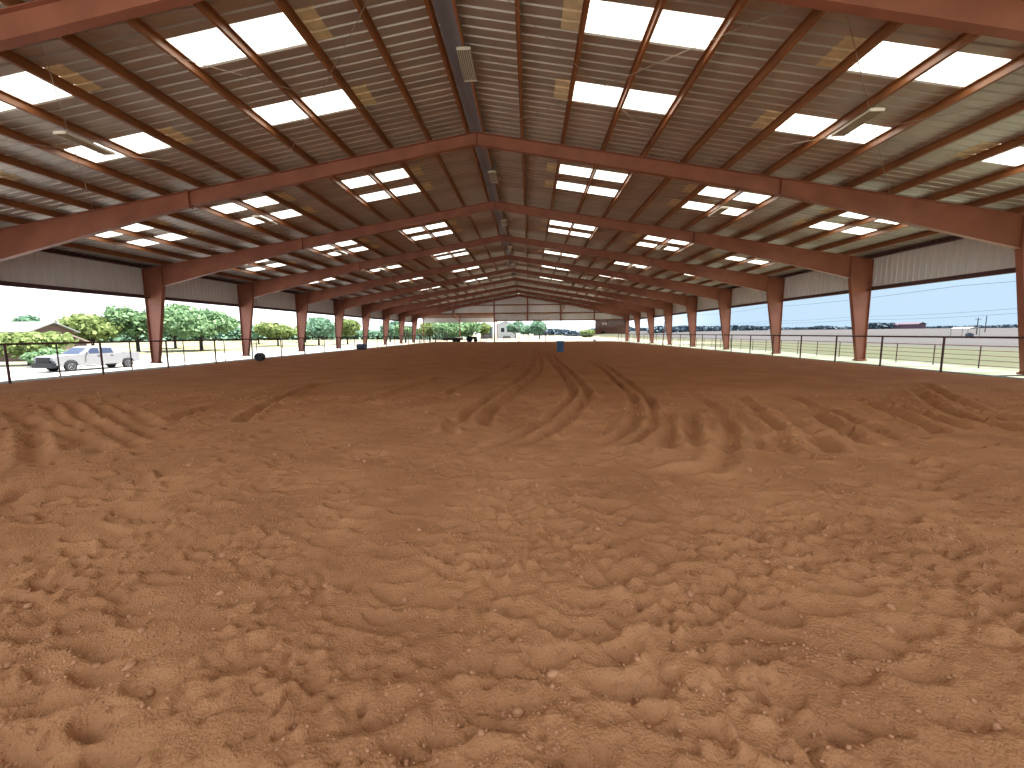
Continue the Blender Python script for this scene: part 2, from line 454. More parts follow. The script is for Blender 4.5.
def build_floor():
    nr, nc = 1200, 1500
    yy = -2.4 + 1.9 * np.exp(np.linspace(0, math.log((YEND - 0.2 + 2.4) / 1.9), nr))
    yy[-1] = YEND - 0.2
    ss = np.linspace(-1, 1, nc)
    ss = np.sign(ss) * (0.72 * np.abs(ss) + 0.28 * np.abs(ss) ** 3)
    width = np.minimum(1.95 * (yy + 2.4) + 1.0, 34.0)
    X = 1.84 + ss[None, :] * width[:, None]
    Yg = np.repeat(yy[:, None], nc, 1)
    X = np.clip(X, -15.35, 17.0)
    cell = np.maximum(np.gradient(yy)[:, None] * np.ones_like(X), np.abs(np.gradient(X, axis=1)))
    h = dirt_height(X.ravel().astype(np.float64), Yg.ravel(), np.maximum(cell.ravel(), 1e-3)).reshape(X.shape)
    edge = np.minimum(X + 15.35, 17.0 - X)
    h = h * np.clip(edge / 0.8, 0.25, 1) - 0.03 * np.clip(1 - edge / 0.8, 0, 1)
    V = np.stack([X, Yg, h], -1).reshape(-1, 3)
    idx = np.arange(nr * nc).reshape(nr, nc)
    F = np.stack([idx[:-1, :-1], idx[:-1, 1:], idx[1:, 1:], idx[1:, :-1]], -1).reshape(-1, 4)
    wx = X[:, 1:] - X[:, :-1]
    ok = (np.minimum(wx[:-1], wx[1:]) > 1e-5).ravel()
    F = F[ok]
    used = np.unique(F)
    remap = np.full(len(V), -1); remap[used] = np.arange(len(used))
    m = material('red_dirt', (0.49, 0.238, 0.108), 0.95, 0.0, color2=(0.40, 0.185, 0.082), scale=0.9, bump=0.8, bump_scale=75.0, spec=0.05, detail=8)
    # the raked ground farther in is multiplied darker and redder than the trampled near end
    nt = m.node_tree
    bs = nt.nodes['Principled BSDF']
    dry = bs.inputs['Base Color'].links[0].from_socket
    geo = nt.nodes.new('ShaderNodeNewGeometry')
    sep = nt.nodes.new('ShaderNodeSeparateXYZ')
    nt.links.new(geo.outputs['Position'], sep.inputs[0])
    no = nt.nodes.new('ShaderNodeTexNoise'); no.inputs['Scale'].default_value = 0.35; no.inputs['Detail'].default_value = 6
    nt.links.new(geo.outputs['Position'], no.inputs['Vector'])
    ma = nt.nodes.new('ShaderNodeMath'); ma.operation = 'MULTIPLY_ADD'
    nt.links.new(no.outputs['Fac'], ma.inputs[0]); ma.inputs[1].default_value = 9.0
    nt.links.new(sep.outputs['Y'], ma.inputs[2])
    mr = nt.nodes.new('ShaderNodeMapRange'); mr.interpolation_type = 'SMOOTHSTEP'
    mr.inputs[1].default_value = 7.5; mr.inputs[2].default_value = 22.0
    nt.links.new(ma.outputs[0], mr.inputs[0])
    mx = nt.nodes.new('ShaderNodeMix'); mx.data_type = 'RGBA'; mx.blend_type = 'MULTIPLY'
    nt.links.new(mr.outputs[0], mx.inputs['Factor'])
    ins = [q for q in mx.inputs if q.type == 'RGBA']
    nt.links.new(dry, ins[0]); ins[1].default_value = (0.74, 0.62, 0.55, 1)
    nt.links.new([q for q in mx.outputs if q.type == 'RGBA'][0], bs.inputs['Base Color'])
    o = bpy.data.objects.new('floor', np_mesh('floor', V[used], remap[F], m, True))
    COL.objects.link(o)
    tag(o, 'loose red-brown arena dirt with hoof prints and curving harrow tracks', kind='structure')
    # loose clods lying on it
    n = 45000
    cy = 0.9 + 10.5 * rng.random(n) ** 1.6
    cx = 1.84 + (rng.random(n) * 2 - 1) * (1.45 * cy + 1.0)
    # half of the clods have rolled into the hoof prints
    ip = rng.integers(0, n_pr, n // 2)
    cx[:n // 2] = pr_x[ip] + rng.standard_normal(n // 2) * pr_r[ip] * 1.1
    cy[:n // 2] = pr_y[ip] + rng.standard_normal(n // 2) * pr_r[ip] * 0.8
    cy = np.maximum(cy, 0.7)
    keep = vnoise(cx, cy, 0.55, 23) + 0.35 * rng.standard_normal(n) > 0.02
    cx, cy = cx[keep], cy[keep]
    n = len(cx)
    size = 0.0036 + 0.006 * rng.random(n) ** 2 + 0.0007 * cy
    big = rng.random(n) < 0.025
    size[big] *= 2.0 + 0.9 * rng.random(big.sum())
    jr = np.clip(((np.log((cy + 2.4) / 1.9)) / math.log((YEND - 0.2 + 2.4) / 1.9) * (nr - 1)).astype(int), 0, nr - 1)
    # height of the nearest grid vertex
    hz = np.empty(n)
    for i in range(n):
        hz[i] = h[jr[i], min(np.searchsorted(X[jr[i]], cx[i]), nc - 1)]
    t = (1 + 5 ** 0.5) / 2
    ico = np.array([(-1, t, 0), (1, t, 0), (-1, -t, 0), (1, -t, 0), (0, -1, t), (0, 1, t), (0, -1, -t), (0, 1, -t), (t, 0, -1), (t, 0, 1), (-t, 0, -1), (-t, 0, 1)]) / math.sqrt(1 + t * t)
    fac = np.array([(0, 11, 5), (0, 5, 1), (0, 1, 7), (0, 7, 10), (0, 10, 11), (1, 5, 9), (5, 11, 4), (11, 10, 2), (10, 7, 6), (7, 1, 8), (3, 9, 4), (3, 4, 2), (3, 2, 6), (3, 6, 8), (3, 8, 9), (4, 9, 5), (2, 4, 11), (6, 2, 10), (8, 6, 7), (9, 8, 1)])
    sc = (0.75 + 0.5 * rng.random((n, 1, 3))) * size[:, None, None]
    sc[:, :, 2] *= 0.8
    Vc = ico[None] * sc * (0.62 + 0.66 * rng.random((n, 12, 1)))
    Vc[:, :, 0] += cx[:, None]; Vc[:, :, 1] += cy[:, None]; Vc[:, :, 2] += (hz + size * 0.25)[:, None]
    Fc = (fac[None] + 12 * np.arange(n)[:, None, None]).reshape(-1, 3)
    mc = material('dry_clod', (0.54, 0.28, 0.145), 0.95, 0.0, color2=(0.38, 0.18, 0.085), scale=6.0, spec=0.1)
    oc = bpy.data.objects.new('dirt_clods', np_mesh('dirt_clods', Vc.reshape(-1, 3), Fc, mc))
    COL.objects.link(oc)
    tag(oc, 'small loose clods of dry dirt strewn over the near arena floor', 'dirt', kind='stuff')
build_floor()

# ------------------------------------------------------------------ ground outside
def ground_z(x, y):
    x = np.asarray(x, float); y = np.asarray(y, float)
    def st(a, b, v):
        t = np.clip((v - a) / (b - a), 0, 1)
        return t * t * (3 - 2 * t)
    l = -0.07 - 0.88 * np.clip((-16.8 - x) / 10.0, 0, 1)
    r = -0.07 - 0.53 * st(19.6, 26.0, x)
    z = np.where(x < 0, l, r)
    z = z + 0.55 * st(60, 110, y) * np.where(x < 0, np.clip((-x - 20) / 40, 0, 1), 0)
    z = np.where((x > 40), z + 3.4 * st(130, 430, np.hypot(x, y)), z)
    return z
def build_ground():
    xs = np.concatenate([[-900, -500, -300, -200, -140, -100, -80], np.arange(-66, -30, 4), np.arange(-30, 31, 0.75), [34, 40, 50, 65, 85, 110, 150, 200, 280, 380, 520, 700, 900]])
    ys = np.concatenate([[-300, -150, -60, -30], np.arange(-15, 100, 2.5), [105, 115, 130, 150, 180, 220, 300, 400, 520, 700, 900]])
    X, Y = np.meshgrid(xs, ys)
    Z = ground_z(X, Y)
    inside = (X > -15.0) & (X < 16.5) & (Y > -2) & (Y < YEND - 1)
    Z = np.where(inside, -0.35, Z)
    V = np.stack([X, Y, Z], -1).reshape(-1, 3)
    nr, nc = X.shape
    idx = np.arange(nr * nc).reshape(nr, nc)
    F = np.stack([idx[:-1, :-1], idx[:-1, 1:], idx[1:, 1:], idx[1:, :-1]], -1).reshape(-1, 4)
    m = bpy.data.materials.new('outside_ground')
    m.use_nodes = True
    nt = m.node_tree
    b = nt.nodes['Principled BSDF']
    b.inputs['Roughness'].default_value = 0.95
    b.inputs['Specular IOR Level'].default_value = 0.1
    geo = nt.nodes.new('ShaderNodeNewGeometry')
    sep = nt.nodes.new('ShaderNodeSeparateXYZ')
    nt.links.new(geo.outputs['Position'], sep.inputs[0])
    def noise(scale, detail=5):
        n = nt.nodes.new('ShaderNodeTexNoise')
        n.inputs['Scale'].default_value = scale
        n.inputs['Detail'].default_value = detail
        nt.links.new(geo.outputs['Position'], n.inputs['Vector'])
        return n.outputs['Fac']
    def math_(op, a, c):
        n = nt.nodes.new('ShaderNodeMath'); n.operation = op
        for i, v in enumerate((a, c)):
            if isinstance(v, (int, float)): n.inputs[i].default_value = v
            else: nt.links.new(v, n.inputs[i])
        return n.outputs[0]
    def rng_(v, a, c):
        n = nt.nodes.new('ShaderNodeMapRange'); n.interpolation_type = 'SMOOTHSTEP'
        nt.links.new(v, n.inputs[0]); n.inputs[1].default_value = a; n.inputs[2].default_value = c
        return n.outputs[0]
    def mix(fac, a, c):
        n = nt.nodes.new('ShaderNodeMix'); n.data_type = 'RGBA'
        nt.links.new(fac, n.inputs['Factor'])
        for s, v in (('A', a), ('B', c)):
            i = [q for q in n.inputs if q.name == s and q.type == 'RGBA'][0]
            if isinstance(v, tuple): i.default_value = (*v, 1)
            else: nt.links.new(v, i)
        return [q for q in n.outputs if q.type == 'RGBA'][0]
    wob = math_('MULTIPLY', math_('SUBTRACT', noise(0.12), 0.5), 7.0)
    xw = math_('ADD', sep.outputs['X'], wob)
    caliche = mix(rng_(noise(0.6), 0.4, 0.6), (0.30, 0.29, 0.27), (0.26, 0.25, 0.225))
    drygrass = mix(rng_(noise(0.35), 0.42, 0.58), (0.135, 0.125, 0.060), (0.20, 0.19, 0.13))
    left = mix(math_('MULTIPLY', rng_(math_('MULTIPLY', xw, -1.0), 38.0, 44.0), 1.0), caliche, drygrass)
    pasture = mix(rng_(noise(0.25), 0.4, 0.6), (0.046, 0.051, 0.025), (0.054, 0.056, 0.030))
    tan = mix(rng_(noise(0.02), 0.4, 0.6), (0.042, 0.040, 0.038), (0.048, 0.044, 0.044))
    verge = mix(rng_(noise(0.9), 0.42, 0.6), (0.085, 0.098, 0.062), (0.15, 0.155, 0.125))
    rght = mix(rng_(xw, 26.0, 30.5), verge, pasture)
    rght = mix(rng_(math_('ADD', xw, math_('MULTIPLY', wob, 1.0)), 44, 64), rght, tan)
    col = mix(rng_(sep.outputs['X'], -1.0, 6.0), left, rght)
    endc = mix(rng_(noise(0.3), 0.42, 0.58), (0.22, 0.19, 0.15), (0.17, 0.155, 0.10))
    endm = math_('MULTIPLY', rng_(sep.outputs['Y'], 74, 82), rng_(math_('ABSOLUTE', xw, 0), 45.0, 30.0))
    col = mix(endm, col, endc)
    nt.links.new(col, b.inputs['Base Color'])
    o = bpy.data.objects.new('ground', np_mesh('ground', V, F, m, True))
    COL.objects.link(o)
    tag(o, 'pale caliche yard on the left and green pasture on the right', kind='structure')
build_ground()

# ------------------------------------------------------------------ ceiling: ribbed roof sheets with holes for the skylights
ROWS = [(2.945, 5.675), (8.405, 11.135), (13.865, 16.595)]        # skylight rows, distance from the ridge
SHEET = 0.9144                                                     # 3 ft sheet width
SKYN = [(2, 5), (10, 13), (19, 21), (28, 30), (36, 38), (44, 46), (52, 55), (61, 63), (69, 71), (78, 80)]   # sheet numbers of the two panels in each bay
SKY_Y = [(n * SHEET, (n + 1) * SHEET) for pair in SKYN for n in pair]
def rib_profile(y0, y1):
    pts = []
    n0, n1 = round(y0 / 0.3048), round(y1 / 0.3048)
    for k in range(n0, n1 + 1):
        c = k * 0.3048
        for dy, dz in ((-0.038, 0.0), (-0.016, 0.032), (0.016, 0.032), (0.038, 0.0)):
            pts.append((c + dy, dz))
    return pts
def build_ceiling():
    prof = rib_profile(YS - Y0, 10 * BAY + 0.6096)
    V = []; F = []
    cuts = [0.20]
    for a, b in ROWS: cuts += [a, b]
    cuts.append(19.55)
    for side in (-1, 1):
        base = len(V)
        for (y, dz) in prof:
            for c in cuts:
                V.append((side * c, Y0 + y, RIDGE - c * SLOPE + dz))
        n = len(cuts)
        for i in range(len(prof) - 1):
            ym = (prof[i][0] + prof[i + 1][0]) / 2
            hole = any(a < ym < b for a, b in SKY_Y)
            for j in range(n - 1):
                if hole and j % 2 == 1:
                    continue
                q = (base + i * n + j, base + i * n + j + 1, base + (i + 1) * n + j + 1, base + (i + 1) * n + j)
                F.append(q if side > 0 else q[::-1])
    me = bpy.data.meshes.new('ceiling')
    me.from_pydata(V, [], F)
    me.materials.append(M['roof'])
    o = bpy.data.objects.new('ceiling', me)
    COL.objects.link(o)
    tag(o, 'underside of the brownish-grey ribbed metal roof sheets', kind='structure')
    mb = MB()
    mb.prism([(-0.27, RIDGE - 0.005), (-0.25, RIDGE + 0.02), (0, RIDGE + 0.055), (0.25, RIDGE + 0.02), (0.27, RIDGE - 0.005), (0.0, RIDGE + 0.04)], 'y', YS, YEND + 0.38)
    tag(mb.build('trim_1', M['cap']), 'grey ridge cap strip along the peak of the roof', kind='structure')
build_ceiling()

def build_skylights():
    rown = ['upper row', 'middle row', 'lowest row']
    for side, sname in ((-1, 'left'), (1, 'right')):
        for r, (a, b) in enumerate(ROWS):
            prof = rib_profile(*SKY_Y[0])
            prof = [(y - SKY_Y[0][0], z) for y, z in prof]
            prof = [p for p in prof if -0.02 <= p[0] <= SKY_Y[0][1] - SKY_Y[0][0] + 0.02]
            def sheet(xa, xb, dz):
                mb = MB()
                pts = []
                for y, z in prof:
                    pts += [(side * xa, y, -(xa - a) * SLOPE + z + dz), (side * xb, y, -(xb - a) * SLOPE + z + dz)]
                mb.add(pts, [((2 * i, 2 * i + 1, 2 * i + 3, 2 * i + 2) if side > 0 else (2 * i, 2 * i + 2, 2 * i + 3, 2 * i + 1)) for i in range(len(prof) - 1)])
                return mb
            proto = None
            for k in range(10):
                for j in range(2):
                    loc = (0, Y0 + SKYN[k][j] * SHEET, RIDGE - a * SLOPE)
                    if proto is None:
                        proto = sheet(a, b, 0.0).build('skylight', M['sky'], None, loc)
                        pe = sheet(a - 0.42, a - 0.002, -0.004).build('panel_end', M['yellow'], proto)
                        pe['label'] = 'yellowed overlap end of the translucent panel'
                        o = proto
                    else:
                        o = copy_tree(proto)
                        o.location = loc
                    bay = 'bay overhead' if k == 0 else '%s bay past the overhead one' % ORD1[k - 1]
                    tag(o, '%s white skylight, %s, %s roof slope, %s' % (('nearer', 'farther')[j], rown[r], sname, bay), 'skylight', 'skylight panels in the roof')
build_skylights()

# ------------------------------------------------------------------ steel frames
def ztop(x): return 8.30 - abs(x) * SLOPE
def build_frames():
    def frame():
        root = empty('steel_portal')
        for s in (-1, 1):
            X = lambda x: s * x
            tw = 0.008
            # column: web, outer and inner flange
            zi = ztop(18.21)
            mb = MB()
            mb.prism([(X(19.27), 0.0), (X(18.90), 0.0), (X(18.22), 4.17), (X(18.22), zi - .01), (X(19.27), ztop(19.27) - .01)], 'y', -tw, tw)
            mb.beam((X(19.27), 0, 0.0), (X(19.27), 0, ztop(19.28)), 0.22, 0.018, up=(s, 0, 0))
            mb.beam((X(18.90), 0, 0.0), (X(18.21), 0, 4.19), 0.22, 0.018, up=(s, 0, 0))
            mb.beam((X(18.21), 0, 4.19), (X(18.21), 0, zi), 0.20, 0.022, up=(s, 0, 0))
            mb.beam((X(18.21), 0, zi), (X(19.28), 0, ztop(19.28)), 0.20, 0.016)
            c = mb.build('column', M['steel'], root)
            bp = MB().box((X(19.09) - 0.26, -0.16, -0.05), (X(19.09) + 0.26, 0.16, 0.022))
            for bx in (-0.2, 0.2):
                for by in (-0.12, 0.12):
                    bp.tube([(X(19.09) + bx, by, 0.02), (X(19.09) + bx, by, 0.07)], 0.014, 6)
            bp.build('base_plate', M['steel'], c)
            # rafter
            mb = MB()
            zb = [(0.0, 7.92), (10.3, ztop(10.3) - 0.52), (18.2, 4.19)]
            for (xa, za), (xb, zb_) in zip(zb[:-1], zb[1:]):
                mb.prism([(X(xa), za), (X(xb), zb_), (X(xb), ztop(xb)), (X(xa), ztop(xa))], 'y', -tw, tw)
                mb.beam((X(xa), 0, za), (X(xb), 0, zb_), 0.20, 0.018)
                mb.beam((X(xa), 0, ztop(xa) - 0.008), (X(xb), 0, ztop(xb) - 0.008), 0.20, 0.016)
            r = mb.build('rafter', M['steel'], root)
            sp = MB()
            for x_, d0, d1 in ((10.28, 0.52, 0.07 if s < 0 else 0.0),):
                sp.prism([(X(x_ - 0.02), ztop(x_) - d0 - d1), (X(x_ + 0.02), ztop(x_) - d0 - d1), (X(x_ + 0.02), ztop(x_) + (0.05 if s < 0 else 0.0)), (X(x_ - 0.02), ztop(x_) + (0.05 if s < 0 else 0.0))], 'y', -0.11, 0.11)
                for q in range(4):
                    zz = ztop(x_) - 0.08 - q * 0.12
                    for yy in (-0.06, 0.06):
                        sp.tube([(X(x_ - 0.05), yy, zz), (X(x_ + 0.05), yy, zz)], 0.014, 6)
            sp.build('splice_plate', M['steel'], r)
        rp = MB().box((-0.025, -0.12, 7.86), (0.025, 0.12, 8.27))
        rp.build('ridge_plate', M['steel'], root)
        return root
    proto = None
    for k in range(1, 11):
        if proto is None:
            proto = frame(); o = proto
        else:
            o = copy_tree(proto)
        o.location = (0, Y0 + k * BAY, 0)
        if k == 1:
            lab = 'red steel frame closest overhead, its rafters only crossing the top corners'
        elif k == 2:
            lab = 'nearest complete red steel rafter span, its peak high at the ridge'
        elif k == 10:
            lab = 'farthest red steel frame, standing against the gable wall'
        else:
            lab = 'red steel portal frame, %s counting the one crossing the top corners as first' % ORD[k - 1]
        tag(o, lab, 'steel frame', 'red steel portal frames')
build_frames()

# ------------------------------------------------------------------ purlins and eave struts
PURL = [0.25] + [1.58 + 1.365 * n for n in range(13)]
def build_purlins():
    c, s_ = math.cos(math.atan(SLOPE)), math.sin(math.atan(SLOPE))
    t = 0.005; D = 0.190; Fw = 0.066
    zsec = [(-t / 2, 0), (-Fw, 0), (-Fw, 0.022), (-Fw + t, 0.022), (-Fw + t, t), (-t / 2, t)]
    out = [(t / 2, 0), (-Fw, 0), (-Fw, 0.022), (-Fw + t, 0.022), (-Fw + t, t), (-t / 2, t), (-t / 2, D), (Fw, D), (Fw, D - 0.022), (Fw - t, D - 0.022), (Fw - t, D - t), (t / 2, D - t)]
    for side, sn in ((-1, 'left'), (1, 'right')):
        for i, x in enumerate(PURL):
            poly = []
            for u, v in out:
                uu = u * (-1)
                px = c * uu + s_ * v
                pz = -s_ * uu + c * v
                poly.append((side * (x + px), ztop(x) + pz + 0.002))
            if side < 0: poly = poly[::-1]
            mb = MB().prism(poly, 'y', YS, YEND + 0.38)
            o = mb.build('roof_purlin', M['purlin'])
            if i == 0: lab = 'red ridge purlin running just %s of the roof peak' % sn
            else: lab = 'red roof purlin, %s out from the ridge purlin on the %s slope' % (ORD1[i - 1], sn)
            tag(o, lab, 'purlin', 'red purlins under the roof')
        # eave strut
        z0, z1 = ztop(19.06) + 0.012, RIDGE - 19.2 * SLOPE
        mb = MB()
        X = lambda v: side * v
        mb.prism([(X(19.26), z0), (X(19.06), z0), (X(19.06), z0 + 0.03), (X(19.08), z0 + 0.03), (X(19.08), z0 + 0.012), (X(19.248), z0 + 0.012), (X(19.248), z1), (X(19.06), z1 + 0.02), (X(19.06), z1 + 0.03), (X(19.26), z1)], 'y', YS, YEND + 0.38)
        tag(mb.build('eave_strut', M['darksteel']), 'dark red eave strut along the top of the %s wall sheets' % sn, 'eave strut', 'eave struts')
build_purlins()

# ------------------------------------------------------------------ walls: ribbed sheets under the eaves
def ribbed(path0, path1, zlo, zhi, out_dir, pitch=0.3048, depth=0.03):
    """vertical ribbed sheet from path0 to path1 (xy); zlo/zhi functions of distance"""
    p, q = np.array(path0, float), np.array(path1, float)
    Lg = np.linalg.norm(q - p); d = (q - p) / Lg
    od = np.array(out_dir, float)
    V = []; F = []
    ds = []
    for k in range(int(Lg / pitch) + 1):
        c = k * pitch
        for a, e in ((-0.045, 0), (-0.02, 1), (0.02, 1), (0.045, 0)):
            if 0 <= c + a <= Lg: ds.append((c + a, e))
        for a in (0.11, 0.1524, 0.20):
            if c + a <= Lg: ds.append((c + a, 0.12 if a == 0.1524 else 0))
    ds = [(0, 0)] + ds + [(Lg, 0)]
    for t, e in ds:
        pt = p + d * t + od * depth * e
        V.append((pt[0], pt[1], zlo(t))); V.append((pt[0], pt[1], zhi(t)))
    for i in range(len(ds) - 1):
        F.append((2 * i, 2 * i + 2, 2 * i + 3, 2 * i + 1))
    return V, F
def build_walls():
    for side, sn in ((-1, 'left'), (1, 'right')):
        V, F = ribbed((side * 19.30, YS), (side * 19.30, YEND + 0.42), lambda t: 3.54, lambda t: 5.24, (side, 0))
        o = MB().add(V, F).build('wall_' + sn, M['panel'])
        tag(o, 'grey ribbed metal sheeting hung below the %s eave' % sn, kind='structure')
        mb = MB()
        X = lambda v: side * v
        mb.prism([(X(19.29), 3.52), (X(19.09), 3.52), (X(19.09), 3.55), (X(19.10), 3.55), (X(19.10), 3.535), (X(19.275), 3.535), (X(19.275), 3.72), (X(19.29), 3.72)], 'y', YS, YEND + 0.38)
        tag(mb.build('trim_2' if side < 0 else 'trim_3', M['darksteel']), 'dark red girt edging the bottom of the %s wall sheets' % sn, kind='structure')
    # far gable wall
    yw = YEND + 0.42
    mbv = MB()
    xs = -19.3; xsplit = -4.45
    V, F = ribbed((-19.3, yw), (xsplit, yw), lambda t: 5.05, lambda t: RIDGE - abs(-19.3 + t) * SLOPE - 0.005, (0, 1))
    mbv.add(V, F)
    V, F = ribbed((xsplit, yw), (0, yw), lambda t: 3.72, lambda t: RIDGE - abs(xsplit + t) * SLOPE - 0.005, (0, 1))
    mbv.add(V, F)
    V, F = ribbed((0, yw), (19.3, yw), lambda t: 3.72, lambda t: RIDGE - abs(t) * SLOPE - 0.005, (0, 1))
    mbv.add(V, F)
    w = mbv.build('wall_far', M['panel'])
    tag(w, 'grey sheeted gable wall at the far end above the wide opening', kind='structure')
    for z, xa, xb in ((6.5, -10.6, 10.6), (5.05, -19.0, 19.0), (3.74, xsplit, 19.0)):
        MB().prism([(yw - 0.02, z - 0.1), (yw - 0.20, z - 0.1), (yw - 0.20, z - 0.07), (yw - 0.04, z - 0.085), (yw - 0.04, z + 0.1), (yw - 0.02, z + 0.1)], 'x', xa, xb).build('girt', M['purlin'], w)
    for x, zb in ((-11.9, 4.9), (-4.5, -0.1), (1.45, 3.6), (7.36, 3.6), (13.24, 3.6)):
        zt = ztop(x) - 0.35
        mb = MB().beam((x, yw - 0.22, zb), (x, yw - 0.22, zt), 0.22, 0.012, up=(0, 1, 0))
        mb.beam((x, yw - 0.02, zb), (x, yw - 0.02, zt), 0.22, 0.012, up=(0, 1, 0))
        mb.box((x - 0.008, yw - 0.22, zb), (x + 0.008, yw - 0.02, zt))
        mb.build('wall_post', M['steel'], w)
    MB().tube([(8.2, yw - 0.25, 6.5), (7.4, yw - 0.25, 5.1)], 0.05, 6).build('knee_brace', M['steel'], w)
    # brown boarded panel filling the right-hand bay of the opening
    root = empty('board_panel', (16.0, YEND - 0.26, 0))
    tag(root, 'brown boarded panel filling the upper right of the far opening', 'panel')
    mb = MB()
    for i in range(11):
        z = 1.32 + i * 0.218
        mb.box((-2.66, -0.03 - 0.006 * (i % 2), z), (2.66, 0.03, z + 0.212))
    mb.build('boards', M['brownboard'], root)
    MB().box((-2.75, -0.06, 1.25), (2.75, 0.06, 1.33)).build('bottom_rail', M['steel'], root)
    MB().box((2.66, -0.12, -0.15), (2.80, 0.06, 3.75)).build('side_post', M['steel'], root)
    sg = empty('wall_sign', (14.95, YEND - 0.32, 3.05))
    tag(sg, 'small pale paired panels fixed on the brown boards at the far end', 'sign')
    for dx in (-0.22, 0.22):
        MB().box((dx - 0.17, -0.02, -0.22), (dx + 0.17, 0.02, 0.22)).build('plate', M['fix'], sg)
    MB().box((-0.45, 0.0, 0.2), (0.45, 0.018, 0.26)).build('hanger_bar', M['galvpipe'], sg)
    sp = empty('loudspeaker', (14.7, YEND - 0.47, 1.5))
    tag(sp, 'small black box hanging low on the brown boards at the far end', 'loudspeaker')
    MB().box((-0.30, -0.16, -0.12), (0.30, 0.14, 0.22)).build('cabinet', M['black'], sp, bevel=0.02)
    MB().box((-0.26, -0.172, -0.09), (0.26, -0.16, 0.19)).build('front_grille', M['grille'], sp)
build_walls()

# lean-to roof beyond the left half of the gable wall
def build_lean_to():
    ya, yb = YEND + 0.55, YEND + 7.9
    za, zb = 5.55, 4.75
    V = []; F = []
    cuts = [ya, yb]
    xs = np.arange(-19.4, -4.45, 0.3048)
    pr = []
    for c in xs:
        pr += [(c - 0.038, 0), (c - 0.016, 0.032), (c + 0.016, 0.032), (c + 0.038, 0)]
    for x, dz in pr:
        V += [(x, ya, za + dz), (x, yb, zb + dz)]
    for i in range(len(pr) - 1):
        F.append((2 * i, 2 * i + 2, 2 * i + 3, 2 * i + 1))
    root = empty('lean_to_shed', (0, 0, 0))
    tag(root, 'lean-to roof with warm red purlins beyond the left part of the gable wall', 'shed')
    MB().add(V, F).build('roof_sheet', M['roof'], root)
    for i in range(5):
        y = ya + 0.25 + i * 1.75
        z = za + (zb - za) * (y - ya) / (yb - ya)
        MB().box((-19.3, y - 0.03, z - 0.2), (-4.5, y + 0.03, z - 0.01)).build('purlin', M['purlin'], root)
    V, F = ribbed((-19.35, yb), (-4.45, yb), lambda t: 3.66, lambda t: zb - 0.02, (0, 1))
    MB().add(V, F).build('end_sheet', M['panel'], root)
    for x in (-19.2, -11.96, -4.55):
        zt = zb - 0.2
        mb = MB().tube([(x, yb - 0.12, -0.2), (x, yb - 0.12, zt)], 0.08, 8)
        mb.build('post', M['steel'], root)
        MB().beam((x, ya, za - 0.32), (x, yb - 0.05, zb - 0.32), 0.12, 0.22).build('rafter', M['steel'], root)
    MB().tube([(-12.9, ya + 4.5, 4.75), (-11.96, yb - 0.12, 3.9)], 0.06, 6).build('knee_brace', M['steel'], root)
build_lean_to()

# ------------------------------------------------------------------ brace rods in the second bay
def build_rods():
    ya, yb = Y0 + BAY + 0.1, Y0 + 2 * BAY - 0.1
    def z(x): return ztop(x) - 0.075
    segs = [(0.25, 6.9, 'ridge'), (6.9, 13.8, 'mid slope')]
    for side, sn in ((-1, 'left'), (1, 'right')):
        for a, b, wn_ in segs:
            for (p, q, dn) in ((a, b, 'falling from it with distance'), (b, a, 'rising toward the peak with distance')):
                mb = MB()
                mid = ((p + q) / 2)
                drop = 0.02 if p < q else 0.05
                mb.tube([(side * p, ya, z(p)), (side * mid, (ya + yb) / 2, z(mid) - drop), (side * q, yb, z(q))], 0.008, 6)
                o = mb.build('brace_rod', M['rod'])
                tag(o, 'thin brace rod, %s slope, by the %s, %s' % (sn, wn_, dn), 'brace rod', 'diagonal brace rods under the roof')
build_rods()

# ------------------------------------------------------------------ light fixtures
def build_fixtures():
    def fixture():
        root = empty('light_fixture')
        h = MB()
        h.prism([(-0.165, 0.0), (-0.15, 0.06), (-0.05, 0.075), (0.05, 0.075), (0.15, 0.06), (0.165, 0.0), (0.155, 0.0), (0.145, 0.05), (-0.145, 0.05), (-0.155, 0.0)], 'y', -0.62, 0.62)
        h.box((-0.165, -0.635, -0.005), (0.165, -0.615, 0.062)); h.box((-0.165, 0.615, -0.005), (0.165, 0.635, 0.062))
        h.build('housing', M['fix'], root)
        rf = MB()
        for i in range(7):
            x = -0.144 + i * 0.048
            rf.prism([(x - 0.006, 0.046), (x, 0.004), (x + 0.006, 0.046)], 'y', -0.61, 0.61)
        rf.build('reflector', M['reflector'], root)
        for i in range(6):
            x = -0.12 + i * 0.048
            MB().tube([(x, -0.6, 0.022), (x, 0.6, 0.022)], 0.013, 8).build('tube', M['tube'], root)
        b = MB().box((-0.06, -0.10, 0.07), (0.06, 0.10, 0.11))
        b.build('ballast_box', M['fix'], root)
        for y in (-0.5, 0.5):
            MB().tube([(0.0, y, 0.07), (0.0, y, 0.20)], 0.006, 6).build('hanger', M['galvpipe'], root)
        return root
    proto = None
    for k in range(1, 10):
        for x, nm in ((0.25, 'under the roof ridge'), (-9.77, 'under the left slope'), (9.77, 'under the right slope')):
            if proto is None: proto = fixture(); o = proto
            else: o = copy_tree(proto)
            zb = ztop(x) - 0.20
            if abs(x) < 1: o.location = (x + 0.06, Y0 + (k + 0.47) * BAY, zb)
            else: o.location = (x, Y0 + (k + 0.47) * BAY, zb)
            tag(o, 'unlit cream strip light %s, %s from the camera' % (nm, ORD[k - 1]), 'light fixture', 'strip lights hung from the purlins')
build_fixtures()

